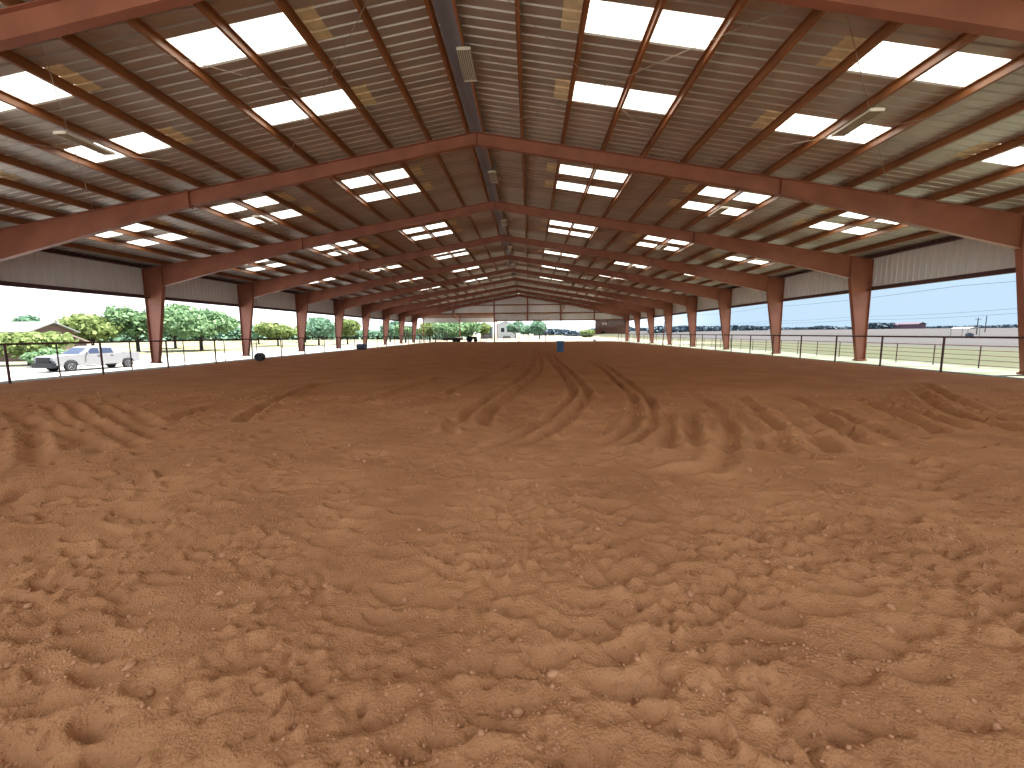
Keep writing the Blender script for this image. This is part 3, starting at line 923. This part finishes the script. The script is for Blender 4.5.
# ------------------------------------------------------------------ pipe fences
def build_fence(name, label, p0, p1, first, pitch, height, rails, base_z, mat, r_post=0.035, r_rail=0.034):
    p0, p1 = np.array(p0, float), np.array(p1, float)
    Lg = np.linalg.norm(p1 - p0); d = (p1 - p0) / Lg
    root = empty(name, (p0[0], p0[1], 0))
    tag(root, label, 'fence')
    n = 0
    t = first
    while t <= Lg:
        q = d * t
        z = base_z(p0[0] + q[0], p0[1] + q[1])
        rtop = base_z(p0[0] + q[0], p0[1] + q[1]) + height
        MB().tube([(q[0], q[1], z - 0.15), (q[0], q[1], rtop)], r_post, 8).build('post', mat, root)
        t += pitch; n += 1
    for i, hh in enumerate(rails):
        pts = []
        for t in np.arange(0, Lg + 0.01, 3.0):
            q = d * t
            pts.append((q[0], q[1], base_z(p0[0] + q[0], p0[1] + q[1]) + hh))
        MB().tube(pts, r_rail if i == 0 else r_rail * 0.6, 8).build('top_rail' if i == 0 else 'rail', mat, root)
    return root
flat = lambda x, y: 0.0
build_fence('pipe_fence', 'dark pipe fence with a single top rail along the left edge of the dirt', (-15.0, 3.87), (-15.0, 68.0), 0.0, 3.05, 1.25, [1.25], flat, M['pipe'])
build_fence('pipe_fence', 'thinner pipe fence just outside the left arena rail, beside the columns', (-16.6, 3.70), (-16.6, 75.0), 0.0, 3.05, 1.24, [1.24], flat, M['pipe'], 0.024, 0.026)
build_fence('pipe_fence', 'dark red pipe fence with a single top rail along the right edge of the dirt', (16.95, 5.29), (16.95, 75.5), 0.0, 2.74, 1.25, [1.25], flat, M['pipe'])
gz = lambda x, y: float(ground_z(x, y))
build_fence('pasture_fence', 'five-rail pipe fence between the right-hand verge and the pasture', (26.4, 3.0), (26.4, 150.0), 2.75, 2.65, 1.24, [1.24, 0.98, 0.72, 0.46, 0.18], gz, M['pipe'], 0.03, 0.03)
# low pipe run at the far end of the yard
build_fence('pipe_fence', 'pale pipe fence across the yard beyond the far opening', (-4.0, 92.0), (24.0, 92.0), 0.5, 5.2, 1.2, [1.2, 0.6], lambda x, y: -0.1, M['galvpipe'], 0.03, 0.025)
for x, y, lab in ((4.64, YEND - 0.5, 'slim steel pole standing right of centre in the far opening'), (-0.08, YEND - 0.5, 'slim steel pole standing at the centre of the far opening'), (17.3, 50.5, 'thin dark red post leaning beside a right-hand column far down the arena')):
    zt = 3.62 if y > 60 else 3.5
    mb = MB().tube([(0, 0, -0.15), (0.0 if y > 60 else 0.25, 0, zt)], 0.055, 8)
    r = mb.build('steel_pole', M['steel'], None, (x, y, 0))
    tag(r, lab, 'pole')

# tall stock panels and gates in the far left corner
def stock_panel(loc, w, h, nbars, lab, nm='stock_panel', rz=0.0, mat='galvpipe'):
    root = empty(nm, loc, rz)
    tag(root, lab, 'gate' if nm == 'pipe_gate' else 'stock panel')
    mb = MB()
    mb.tube([(-w / 2, 0, 0.0), (-w / 2, 0, h), (w / 2, 0, h), (w / 2, 0, 0.0)], 0.07, 6)
    mb.build('frame', M[mat], root)
    for i in range(1, nbars + 1):
        x = -w / 2 + w * i / (nbars + 1)
        MB().tube([(x, 0, 0.15), (x, 0, h)], 0.05, 6).build('bar', M[mat], root)
    MB().tube([(-w / 2, 0, 0.15), (w / 2, 0, 0.15)], 0.025, 6).build('bottom_rail', M[mat], root)
    return root
stock_panel((-19.9, 79.0, -0.05), 2.6, 2.75, 6, 'tall barred stock panel, left of the pair beyond the far left corner', mat='pipe')
stock_panel((-17.2, 79.6, -0.05), 2.6, 2.75, 6, 'tall barred stock panel, right of the pair beyond the far left corner', mat='pipe')
stock_panel((-15.2, 82.0, -0.05), 2.2, 1.9, 7, 'lower barred stock panel between the tall panels and the maroon trailer')
stock_panel((-6.9, 86.0, -0.05), 2.3, 1.0, 1, 'low open pipe gate standing just left of the gable post', 'pipe_gate', mat='pipe')

# ------------------------------------------------------------------ barrels
def barrel(mat, lab, loc, rot, nm='barrel'):
    R, H = 0.29, 0.88
    prof = [(0.0, 0.02), (R - 0.04, 0.02), (R - 0.035, 0.0), (R - 0.01, 0.0), (R, 0.02)]
    for a, b in ((0.28, 0.32), (0.56, 0.60)):
        prof += [(R, a - 0.02), (R + 0.012, a), (R + 0.012, b), (R, b + 0.02)]
    prof += [(R, H - 0.03), (R - 0.01, H), (R - 0.035, H), (R - 0.04, H - 0.02), (0.0, H - 0.02)]
    o = MB().lathe(prof, 24).build(nm, mat, None, loc, smooth=False)
    o.rotation_euler = rot
    tag(o, lab, 'barrel')
    cap = MB()
    cap.lathe([(0.0, H - 0.021), (0.035, H - 0.021), (0.035, H + 0.005), (0.0, H + 0.005)], 12, center=(0.17, 0, 0))
    cap.build('bung', M['black'], o)
    if mat is M['black']: o.scale = (0.8, 0.8, 0.8)
    return o
barrel(M['blue'], 'blue plastic barrel standing upright far down the dirt near the centre', (4.25, 34.0, -0.02), (0, 0, 0))
barrel(M['black'], 'black barrel lying on its side at the left fence line', (-13.85, 24.0, 0.22), (math.radians(90), 0, math.radians(-160)))
barrel(M['bluegrey'], 'blue-grey barrel lying on its side farther along the left fence', (-15.1, 41.2, 0.27), (math.radians(90), 0, math.radians(100)))
c = MB().lathe([(0.0, 0.0), (0.3, 0.0), (0.28, 0.12), (0.2, 0.3), (0.08, 0.42), (0.0, 0.45)], 10)
o = c.build('feed_sack', M['fix'], None, (13.1, 75.0, -0.05), smooth=True)
o.scale = (1.0, 0.8, 1.0)
tag(o, 'small pale sack slumped on the dirt below the brown boards', 'sack')

# ------------------------------------------------------------------ pickup truck
def build_truck():
    root = empty('pickup_truck', (-31.2, 27.6, float(ground_z(-31.2, 30)) - 0.03), math.radians(-9))
    root.scale = (0.94, 0.93, 0.96)
    tag(root, 'white crew-cab pickup truck with a dark grille parked beyond the left fence', 'truck')
    W = 0.97
    def arch(cy, r, n=10):
        return [(cy + r * math.cos(math.pi * (1 - i / n)), 0.42 + r * math.sin(math.pi * (1 - i / n)) * 0.98) for i in range(n + 1)]
    low = [(0.05, 0.50)] + [(0.45, 0.45)] + arch(1.0, 0.47) + [(1.55, 0.42), (4.35, 0.42)] + arch(4.98, 0.47) + [(5.55, 0.48), (5.92, 0.55)]
    top = [(5.95, 1.24), (4.32, 1.24), (4.25, 1.22), (1.62, 1.22), (1.55, 1.235), (0.6, 1.20), (0.12, 1.14), (0.03, 1.06)]
    prof = low + top
    mb = MB()
    mb.prism(prof, 'x', W - 0.10, W)
    mb.prism(prof, 'x', -W, -W + 0.10)
    mb.prism([(0.04, 0.5), (1.6, 0.5), (1.6, 1.22), (0.6, 1.20), (0.12, 1.14), (0.03, 1.06)], 'x', -W + 0.1, W - 0.1)
    mb.prism([(1.6, 0.42), (4.30, 0.42), (4.30, 1.22), (1.6, 1.22)], 'x', -W + 0.1, W - 0.1)
    mb.prism([(4.30, 0.70), (5.9, 0.70), (5.9, 0.80), (4.30, 0.80)], 'x', -W + 0.1, W - 0.1)
    mb.prism([(5.86, 0.60), (5.94, 0.60), (5.94, 1.24), (5.86, 1.24)], 'x', -W + 0.1, W - 0.1)
    mb.build('body', M['white_paint'], root, bevel=0.02)
    # cab: roof and pillars
    def loft(secs):
        v = []; f = []
        for (y0, y1, z, w) in secs:
            v += [(-w, y0, z), (w, y0, z), (w, y1, z), (-w, y1, z)]
        for i in range(len(secs) - 1):
            for k in range(4):
                f.append((4 * i + k, 4 * i + (k + 1) % 4, 4 * i + 4 + (k + 1) % 4, 4 * i + 4 + k))
        f += [(3, 2, 1, 0), tuple(4 * (len(secs) - 1) + k for k in range(4))]
        return v, f
    v, f = loft([(1.55, 4.32, 1.215, 0.93), (2.35, 4.15, 1.74, 0.76), (2.60, 4.0, 1.83, 0.68)])
    cab = MB().add(v, f).build('cab', M['white_paint'], root, bevel=0.03)
    def side_pt(s, y, z, push=0.012):
        k = (z - 1.215) / (1.74 - 1.215)
        return (s * (0.93 + (0.76 - 0.93) * k + push), y, z)
    for s in (-1, 1):
        for poly in ([(2.02, 1.27), (2.98, 1.27), (2.98, 1.68), (2.50, 1.68)], [(3.10, 1.27), (3.98, 1.27), (3.90, 1.66), (3.10, 1.68)]):
            pts = [side_pt(s, y, z) for y, z in poly] + [side_pt(s, y, z, -0.004) for y, z in poly]
            MB().add(pts, [(0, 1, 2, 3), (7, 6, 5, 4), (0, 4, 5, 1), (1, 5, 6, 2), (2, 6, 7, 3), (3, 7, 4, 0)]).build('side_window', M['glass'], cab)
    def wpt(x, k, push=0.012):
        y = 1.55 + (2.35 - 1.55) * k; z = 1.215 + (1.74 - 1.215) * k
        return (x, y - push * 0.55, z + push * 0.83)
    pts = [wpt(-0.82, .1), wpt(0.82, .1), wpt(0.68, .92), wpt(-0.68, .92)] + [wpt(-0.82, .1, -.004), wpt(0.82, .1, -.004), wpt(0.68, .92, -.004), wpt(-0.68, .92, -.004)]
    MB().add(pts, [(0, 1, 2, 3), (7, 6, 5, 4), (0, 4, 5, 1), (1, 5, 6, 2), (2, 6, 7, 3), (3, 7, 4, 0)]).build('windshield', M['glass'], cab)
    g = MB().box((-0.72, -0.04, 0.60), (0.62, 0.05, 1.09))
    for i in range(6):
        g.box((-0.68, -0.06, 0.64 + i * 0.072), (0.60, -0.038, 0.672 + i * 0.072))
    g.build('grille', M['grille'], root)
    for s in (-1, 1):
        MB().box((s * 0.81 - 0.15, -0.05, 0.84), (s * 0.81 + 0.15, 0.12, 1.04)).build('headlight', M['lamp'], root, bevel=0.02)
    bm = MB().box((-0.99, -0.18, 0.34), (0.99, 0.10, 0.70))
    bm.box((-0.6, -0.17, 0.70), (0.6, -0.10, 0.74))
    bm.build('front_bumper', M['grille'], root, bevel=0.03)
    MB().box((-0.17, -0.175, 0.46), (0.17, -0.16, 0.58)).build('front_plate', M['lamp'], root)
    MB().box((-0.95, 5.92, 0.50), (0.95, 6.06, 0.68)).build('rear_bumper', M['rim'], root, bevel=0.02)
    for s in (-1, 1):
        MB().box((s * 1.10 - 0.10, 1.98, 1.20), (s * 1.10 + 0.10, 2.06, 1.42)).build('mirror', M['white_paint'], root, bevel=0.02)
        for y in (2.78, 3.72):
            MB().box((s * 0.985 - 0.015, y, 1.08), (s * 0.985 + 0.015, y + 0.18, 1.11)).build('door_handle', M['grille'], root)
        MB().box((s * 0.90 - 0.09, 1.60, 0.33), (s * 0.90 + 0.09, 4.3, 0.39)).build('running_board', M['grille'], root)
        for cy in (1.0, 4.98):
            t = MB().lathe([(0.20, -0.12), (0.36, -0.12), (0.39, -0.08), (0.39, 0.08), (0.36, 0.12), (0.20, 0.12)], 24, 'x', (s * 0.86, cy, 0.39)).build('wheel', M['tire'], root)
            rim = MB().lathe([(0.0, -0.04), (0.22, -0.04), (0.24, 0.0), (0.24, 0.115), (0.21, 0.125), (0.19, 0.09), (0.06, 0.09), (0.06, 0.11), (0.0, 0.11)] if s > 0 else
                             [(0.0, -0.11), (0.06, -0.11), (0.06, -0.09), (0.19, -0.09), (0.21, -0.125), (0.24, -0.115), (0.24, 0.0), (0.22, 0.04), (0.0, 0.04)], 20, 'x', (s * 0.86, cy, 0.39))
            for q in range(5):
                a = 2 * math.pi * q / 5
                rim.beam((s * 0.965, cy, 0.39), (s * 0.965, cy + 0.2 * math.cos(a), 0.39 + 0.2 * math.sin(a)), 0.05, 0.03, up=(1, 0, 0))
            rim.build('rim', M['rim'], t)
build_truck()

# ------------------------------------------------------------------ tractor and flatbed trailer by the far left opening
def build_far_machines():
    root = empty('flatbed_trailer', (-12.2, 80.5, -0.07))
    tag(root, 'low maroon flatbed trailer parked by the far left opening', 'trailer')
    MB().box((-2.3, -0.9, 0.52), (1.3, 0.9, 0.64)).build('deck', M['maroon'], root)
    MB().box((-2.3, -0.92, 0.34), (1.3, -0.86, 0.74)).build('side_board', M['maroon'], root)
    MB().box((-2.3, 0.86, 0.34), (1.3, 0.92, 0.74)).build('side_board', M['maroon'], root)
    MB().beam((1.3, 0, 0.45), (2.0, 0, 0.45), 0.1, 0.1).build('drawbar', M['maroon'], root)
    for x in (-0.2, 0.5):
        for s in (-1, 1):
            MB().lathe([(0.0, -0.1), (0.28, -0.1), (0.3, -0.06), (0.3, 0.06), (0.28, 0.1), (0.0, 0.1)], 16, 'y', (x, s * 0.7, 0.30)).build('wheel', M['tire'], root)
    t = empty('tractor', (-9.1, 80.5, -0.07))
    tag(t, 'small dark tractor with a canopy beside the maroon trailer', 'tractor')
    MB().box((0.0, -0.28, 0.55), (0.95, 0.28, 1.0)).build('hood', M['greysheet'], t, bevel=0.04)
    MB().box((-0.75, -0.34, 0.5), (0.05, 0.34, 0.82)).build('chassis', M['black'], t)
    MB().prism([(-0.55, 0.82), (-0.15, 0.82), (-0.15, 0.92), (-0.45, 0.94), (-0.5, 1.25), (-0.6, 1.25)], 'y', -0.22, 0.22).build('seat', M['black'], t)
    cn = MB().box((-0.75, -0.55, 1.62), (0.35, 0.55, 1.70)).build('canopy', M['greysheet'], t, bevel=0.02)
    for s in (-1, 1):
        MB().tube([(-0.6, s * 0.45, 0.75), (-0.6, s * 0.45, 1.63)], 0.03, 6).build('canopy_post', M['black'], t)
        MB().lathe([(0.0, -0.14), (0.48, -0.14), (0.55, -0.08), (0.55, 0.08), (0.48, 0.14), (0.0, 0.14)], 20, 'y', (-0.45, s * 0.55, 0.55)).build('rear_wheel', M['tire'], t)
        MB().lathe([(0.0, -0.09), (0.27, -0.09), (0.31, -0.05), (0.31, 0.05), (0.27, 0.09), (0.0, 0.09)], 18, 'y', (0.72, s * 0.48, 0.31)).build('front_wheel', M['tire'], t)
    MB().tube([(0.02, 0, 1.0), (-0.12, 0, 1.18)], 0.015, 6).lathe([(0.13, -0.01), (0.15, -0.01), (0.15, 0.01), (0.13, 0.01)], 14, 'z', (-0.14, 0, 1.19)).build('steering_wheel', M['black'], t)
    b = empty('bench', (-3.3, 95.0, -0.1))
    tag(b, 'small dark bench standing out beyond the far opening left of centre', 'bench')
    MB().box((-0.8, -0.2, 0.42), (0.8, 0.2, 0.47)).build('seat', M['wood'], b)
    MB().box((-0.8, 0.16, 0.55), (0.8, 0.2, 0.95)).build('backrest', M['wood'], b)
    for s in (-1, 1):
        MB().box((s * 0.7 - 0.04, -0.2, 0.0), (s * 0.7 + 0.04, 0.2, 0.95)).build('leg', M['wood'], b)
build_far_machines()

# ------------------------------------------------------------------ buildings
def gable_house(name, lab, cat, loc, w, d, h, rise, wall, roof, rz=0.0, over=0.35, wins=(), axis='y'):
    """gable faces -y; ridge runs along y"""
    root = empty(name, loc, rz)
    tag(root, lab, cat)
    MB().prism([(-w / 2, 0), (w / 2, 0), (w / 2, h), (0, h + rise), (-w / 2, h)], 'y', -d / 2, d / 2).build('wall', wall, root)
    sl = rise / (w / 2)
    for s in (-1, 1):
        xe = w / 2 + over
        MB().prism([(0, h + rise + 0.03), (s * xe, h - over * sl + 0.03), (s * xe, h - over * sl + 0.17), (0, h + rise + 0.17)], 'y', -d / 2 - over, d / 2 + over).build('roof', roof, root)
    for (x0, x1, z0, z1) in wins:
        f = MB().box((x0 - 0.06, -d / 2 - 0.04, z0 - 0.06), (x1 + 0.06, -d / 2 + 0.02, z1 + 0.06)).build('window', M['white'], root)
        MB().box((x0, -d / 2 - 0.055, z0), (x1, -d / 2 - 0.03, z1)).build('pane', M['darkwin'], f)
    return root
gL = lambda x, y: float(ground_z(x, y)) - 0.05
gable_house('brick_house', 'tan brick house with a pointed gable and long pale roof behind the pickup', 'house', (-61.8, 46.6, gL(-60, 48)), 6.4, 15.0, 3.0, 1.05, M['brick'], M['paleroof'], math.radians(103), 0.4)
gable_house('garage', 'lower pinkish-roofed garage in front of the brick house gable', 'garage', (-48.6, 42.2, gL(-48, 42)), 4.2, 5.0, 1.75, 0.75, M['brick'], M['pinkroof'], math.radians(100), 0.35)
gable_house('grey_shed', 'blue-grey shed with a dark doorway beyond the far opening', 'shed', (-11.3, 131.0, -0.1), 3.4, 4.0, 3.4, 0.45, M['greysheet'], M['greysheet'], 0.0, 0.15, ((-0.5, 0.5, 1.2, 3.2),))
gable_house('white_building', 'white gabled building with two dark windows beyond the far opening', 'building', (-6.0, 142.0, -0.1), 6.0, 6.0, 4.2, 1.2, M['white'], M['white'], 0.0, 0.2, ((-1.5, -0.4, 2.0, 3.3), (0.5, 1.6, 2.0, 3.3)))
gable_house('red_barn', 'long haze-tinted red barn on the horizon beyond the right-hand pasture', 'barn', (333.0, 391.0, gL(333, 391)), 7.0, 26.0, 4.2, 1.4, M['barnred'], M['barnroof'], math.radians(4), 0.6)
aw = empty('white_carport', (120.0, 121.5, gL(120, 121)))
tag(aw, 'low white canopy standing out in the field below the horizon', 'carport')
MB().prism([(-1.6, 2.35), (0, 2.65), (1.6, 2.35), (1.6, 2.45), (0, 2.78), (-1.6, 2.45)], 'y', -2.4, 2.4).build('roof', M['white'], aw)
for x in (-1.5, 1.5):
    for y in (-2.3, 2.3):
        MB().tube([(x, y, 0), (x, y, 2.4)], 0.06, 6).build('post', M['galvpipe'], aw)
tk = empty('water_tank', (120.2, 120.4, gL(120, 120)))
tag(tk, 'dark low tank sheltered under the white canopy in the field', 'tank')
MB().lathe([(0.0, 0.0), (0.8, 0.0), (0.8, 0.9), (0.72, 1.05), (0.2, 1.2), (0.0, 1.2)], 18).build('shell', M['greysheet'], tk)
MB().lathe([(0.0, 1.2), (0.16, 1.2), (0.16, 1.3), (0.0, 1.3)], 10).build('lid', M['black'], tk)

# ------------------------------------------------------------------ trees
def crown_mesh(seed, rx, rz, n, leaf, lobes=9, flat=0.35):
    r = np.random.default_rng(seed)
    # lobes inside a dome
    a = r.random(lobes) * 2 * np.pi
    rad = np.sqrt(r.random(lobes)) * 0.62
    cz = flat + (1 - flat) * r.random(lobes) * (1 - rad * 0.6)
    C = np.stack([np.cos(a) * rad * rx, np.sin(a) * rad * rx, (cz * 1.5 - 0.75) * rz], -1)
    C[0] = (0, 0, 0)
    S = 0.36 + 0.22 * r.random(lobes); S[0] = 0.75
    k = r.integers(0, lobes, n)
    d = r.standard_normal((n, 3)); d /= np.linalg.norm(d, axis=1)[:, None]
    rr = S[k] * (0.55 + 0.5 * r.random(n))
    P = C[k] + d * rr[:, None] * np.array([rx, rx, rz])
    P[:, 2] = np.maximum(P[:, 2], -rz * (0.72 + 0.2 * r.random(n)))
    u = r.standard_normal((n, 3)); u /= np.linalg.norm(u, axis=1)[:, None]
    w = np.cross(u, r.standard_normal((n, 3))); w /= np.linalg.norm(w, axis=1)[:, None] + 1e-9
    sz = leaf * (0.6 + 0.8 * r.random(n))[:, None]
    V = np.stack([P - u * sz - w * sz * .6, P + u * sz - w * sz * .6, P + u * sz + w * sz * .6, P - u * sz + w * sz * .6], 1).reshape(-1, 3)
    F = np.arange(4 * n).reshape(n, 4)
    return V, F
def trunk_mb(seed, h, spread, r0):
    r = random.Random(seed)
    mb = MB()
    nst = 3
    mb.tube([(0, 0, -0.3), (0.02, 0.0, h * 0.35), (0.05, 0.03, h * 0.75)], [r0, r0 * 0.8, r0 * 0.45], 8)
    for i in range(6):
        a = 2 * math.pi * i / 6 + r.random()
        L = spread * (0.5 + 0.4 * r.random())
        z0 = h * (0.3 + 0.25 * r.random())
        mb.tube([(0.02, 0, z0), (math.cos(a) * L * 0.5, math.sin(a) * L * 0.5, z0 + h * 0.18), (math.cos(a) * L, math.sin(a) * L, z0 + h * 0.38)], [r0 * 0.5, r0 * 0.33, r0 * 0.12], 6)
    return mb
_mesh_cache = {}
def tree(name, lab, x, y, top, half, mat, seed=0, clear=0.28, cat='tree', group=None, nleaf=2600, leaf=0.26, zb=None):
    z = float(ground_z(x, y)) if zb is None else zb
    H = top - z
    cz0 = H * clear
    rz = (H - cz0) / 1.75
    root = empty(name, (x, y, z))
    tag(root, lab, cat, group)
    V, F = crown_mesh(seed, half, rz, nleaf, leaf)
    me = np_mesh('crown', V, F, mat)
    c = bpy.data.objects.new('crown', me); COL.objects.link(c)
    c.location = (0, 0, cz0 + rz * 0.75); c.parent = root
    trunk_mb(seed, H * 0.75, half * 0.9, 0.045 * H ** 0.9).build('trunk', M['bark'], root)
    return root
G = 'orchard trees beyond the left fence'
tree('orchard_tree', 'yellowish green tree right of the brick house gable, above the pickup', -60.0, 58.0, 4.5, 4.2, M['leaf_light'], 1, group=G)
tree('orchard_tree', 'dark green tree above the pickup bed, left of the nearest left column', -57.2, 62.0, 6.0, 3.6, M['leaf'], 2, group=G)
tree('orchard_tree', 'largest round green tree between the two nearest left columns', -50.5, 66.0, 6.5, 6.3, M['leaf'], 3, group=G, nleaf=4200)
tree('orchard_tree', 'smaller tree half hidden by the right edge of the nearest left column', -62.5, 75.0, 5.5, 3.6, M['leaf_blue'], 4, group=G)
tree('orchard_tree', 'small pale tree just right of the second left column', -59.9, 95.0, 4.4, 3.7, M['leaf_blue'], 5, group=G)
tree('orchard_tree', 'yellow green tree midway between the second and third left columns', -49.4, 85.0, 4.4, 4.0, M['leaf_light'], 6, group=G)
tree('orchard_tree', 'bushy tree close left of the third left column', -57.0, 110.0, 4.7, 4.2, M['leaf_light'], 7, group=G)
tree('orchard_tree', 'green tree filling the gap between the third and fourth left columns', -42.4, 88.0, 5.3, 4.4, M['leaf_blue'], 8, group=G)
tree('orchard_tree', 'yellow green tree between the fourth and fifth left columns', -39.3, 95.0, 5.0, 3.2, M['leaf_light'], 9, group=G)
tree('orchard_tree', 'blue green tree between the sixth and seventh left columns', -37.7, 120.0, 5.4, 3.0, M['leaf_blue'], 10, group=G)
tree('orchard_tree', 'far green tree behind the tall stock panels', -30.5, 110.0, 4.1, 3.0, M['leaf'], 11, group=G)
G2 = 'trees beyond the far opening'
tree('yard_tree', 'bright green tree above the lower stock panel at the far left', -24.5, 112.0, 4.6, 4.2, M['leaf_light'], 12, group=G2)
tree('yard_tree', 'green tree above the left end of the maroon trailer', -19.0, 107.0, 4.9, 4.4, M['leaf'], 13, group=G2, clear=0.15)
tree('yard_tree', 'dark green tree above the tractor and the lean-to post', -14.6, 112.0, 4.9, 4.6, M['leaf'], 14, group=G2, clear=0.15)
tree('yard_tree', 'yellow green tree close left of the blue-grey shed', -11.6, 124.0, 4.4, 2.6, M['leaf_light'], 15, group=G2)
tree('yard_tree', 'blue green tree right of the white building, left of the centre pole', -2.6, 132.0, 5.2, 2.9, M['leaf_blue'], 16, group=G2)
tree('yard_tree', 'dark tree with a round crown left of the slim pole right of centre', 4.4, 115.0, 5.0, 2.6, M['leaf_blue'], 17, group=G2)
tree('yard_tree', 'low pale tree between the centre pole and the dark round tree', 1.2, 150.0, 4.0, 3.0, M['leaf_blue'], 18, group=G2)
tree('yard_shrub', 'bright green shrub at the left edge of the brown boards', 23.0, 160.0, 2.9, 3.0, M['leaf_light'], 19, clear=0.02, cat='shrub')
tree('yard_shrub', 'yellow green spreading shrub left of the pickup at the photo edge', -40.8, 34.5, 2.25, 3.0, M['leaf_light'], 20, clear=0.22, cat='shrub', leaf=0.16)
tree('yard_shrub', 'low shrub with reddish stems beneath the spreading one at the left edge', -37.5, 33.0, 0.7, 1.5, M['leaf'], 21, clear=0.02, cat='shrub', leaf=0.12, nleaf=1200)
tree('distant_tree', 'small lone bluish treetop above the pale roof at the far left', -109.0, 90.0, 6.3, 2.4, M['leaf_blue'], 22, clear=0.55, leaf=0.3, nleaf=700)
# far tree lines
def tree_line(lab, pts, h, mat, seed, n=1500, leaf=1.1):
    n = int(n * 2.2); leaf = leaf * 0.75
    r = np.random.default_rng(seed)
    pts = np.array(pts, float)
    seg = np.linalg.norm(np.diff(pts, axis=0), axis=1); cum = np.concatenate([[0], np.cumsum(seg)])
    t = r.random(n) * cum[-1]
    x = np.interp(t, cum, pts[:, 0]); y = np.interp(t, cum, pts[:, 1])
    hh = h * (0.45 + 0.9 * np.abs(vnoise(t, t * 0 + seed, h * 5.0)) * 1.6 + 0.4 * np.abs(vnoise(t, t * 0 + seed, h * 1.2)))
    z = ground_z(x, y) + hh * r.random(n) ** 0.7
    P = np.stack([x + r.standard_normal(n) * h * 0.4, y + r.standard_normal(n) * h * 0.4, z], -1)
    u = r.standard_normal((n, 3)); u /= np.linalg.norm(u, axis=1)[:, None]
    w = np.cross(u, r.standard_normal((n, 3))); w /= np.linalg.norm(w, axis=1)[:, None]
    sz = leaf * (0.6 + 0.8 * r.random(n))[:, None]
    V = np.stack([P - u * sz - w * sz * .6, P + u * sz - w * sz * .6, P + u * sz + w * sz * .6, P - u * sz + w * sz * .6], 1).reshape(-1, 3)
    o = bpy.data.objects.new('tree_line', np_mesh('tree_line', V, np.arange(4 * n).reshape(n, 4), mat))
    COL.objects.link(o)
    tag(o, lab, 'trees', kind='stuff')
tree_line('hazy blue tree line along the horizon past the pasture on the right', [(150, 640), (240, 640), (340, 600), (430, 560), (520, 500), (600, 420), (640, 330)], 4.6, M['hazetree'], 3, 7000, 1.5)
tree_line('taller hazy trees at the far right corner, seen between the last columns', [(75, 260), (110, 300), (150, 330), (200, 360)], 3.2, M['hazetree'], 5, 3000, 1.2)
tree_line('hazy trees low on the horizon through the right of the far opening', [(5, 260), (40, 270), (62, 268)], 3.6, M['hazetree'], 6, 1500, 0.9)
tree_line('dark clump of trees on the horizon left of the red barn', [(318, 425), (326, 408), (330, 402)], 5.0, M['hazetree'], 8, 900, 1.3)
tree_line('pale green trees far behind the orchard on the left', [(-140, 90), (-120, 130), (-85, 150), (-50, 160), (-25, 165)], 4.2, M['leaf_blue'], 9, 4000, 0.8)

# ------------------------------------------------------------------ power lines
def wire_span(lab, x, z, y0, y1, span, sag, r):
    pts = []
    for a in np.arange(y0, y1, span):
        for t in np.linspace(0, 1, 8, endpoint=False):
            pts.append((x, a + t * span, z - sag * 4 * t * (1 - t)))
    tag(MB().tube(pts, r, 5).build('power_line', M['wire']), lab, 'power line', 'overhead wires')
wire_span('single overhead wire highest in the right-hand openings', 72.0, 8.7, -40, 420, 57.0, 0.5, 0.035)
wire_span('upper of the two lower overhead wires past the right columns', 140.0, 7.6, -60, 560, 62.0, 0.6, 0.05)
wire_span('lower of the two lower overhead wires past the right columns', 140.0, 6.25, -60, 560, 62.0, 0.6, 0.05)
def pole(x, y, h, lab, cross=True):
    root = empty('utility_pole', (x, y, gL(x, y)))
    tag(root, lab, 'utility pole')
    MB().tube([(0, 0, -0.3), (0, 0, h)], [0.17, 0.12], 8).build('post', M['wood'], root)
    if cross:
        MB().box((-0.9, -0.07, h - 0.6), (0.9, 0.07, h - 0.45)).build('crossarm', M['wood'], root)
        for s in (-0.8, 0.8):
            MB().tube([(s, 0, h - 0.45), (s, 0, h - 0.3)], 0.05, 6).build('insulator', M['lamp'], root)
pole(151.0, 149.5, 5.6, 'utility pole just right of the white canopy, left of the pair')
pole(180.0, 175.5, 6.5, 'utility pole right of the white canopy, right of the pair', False)
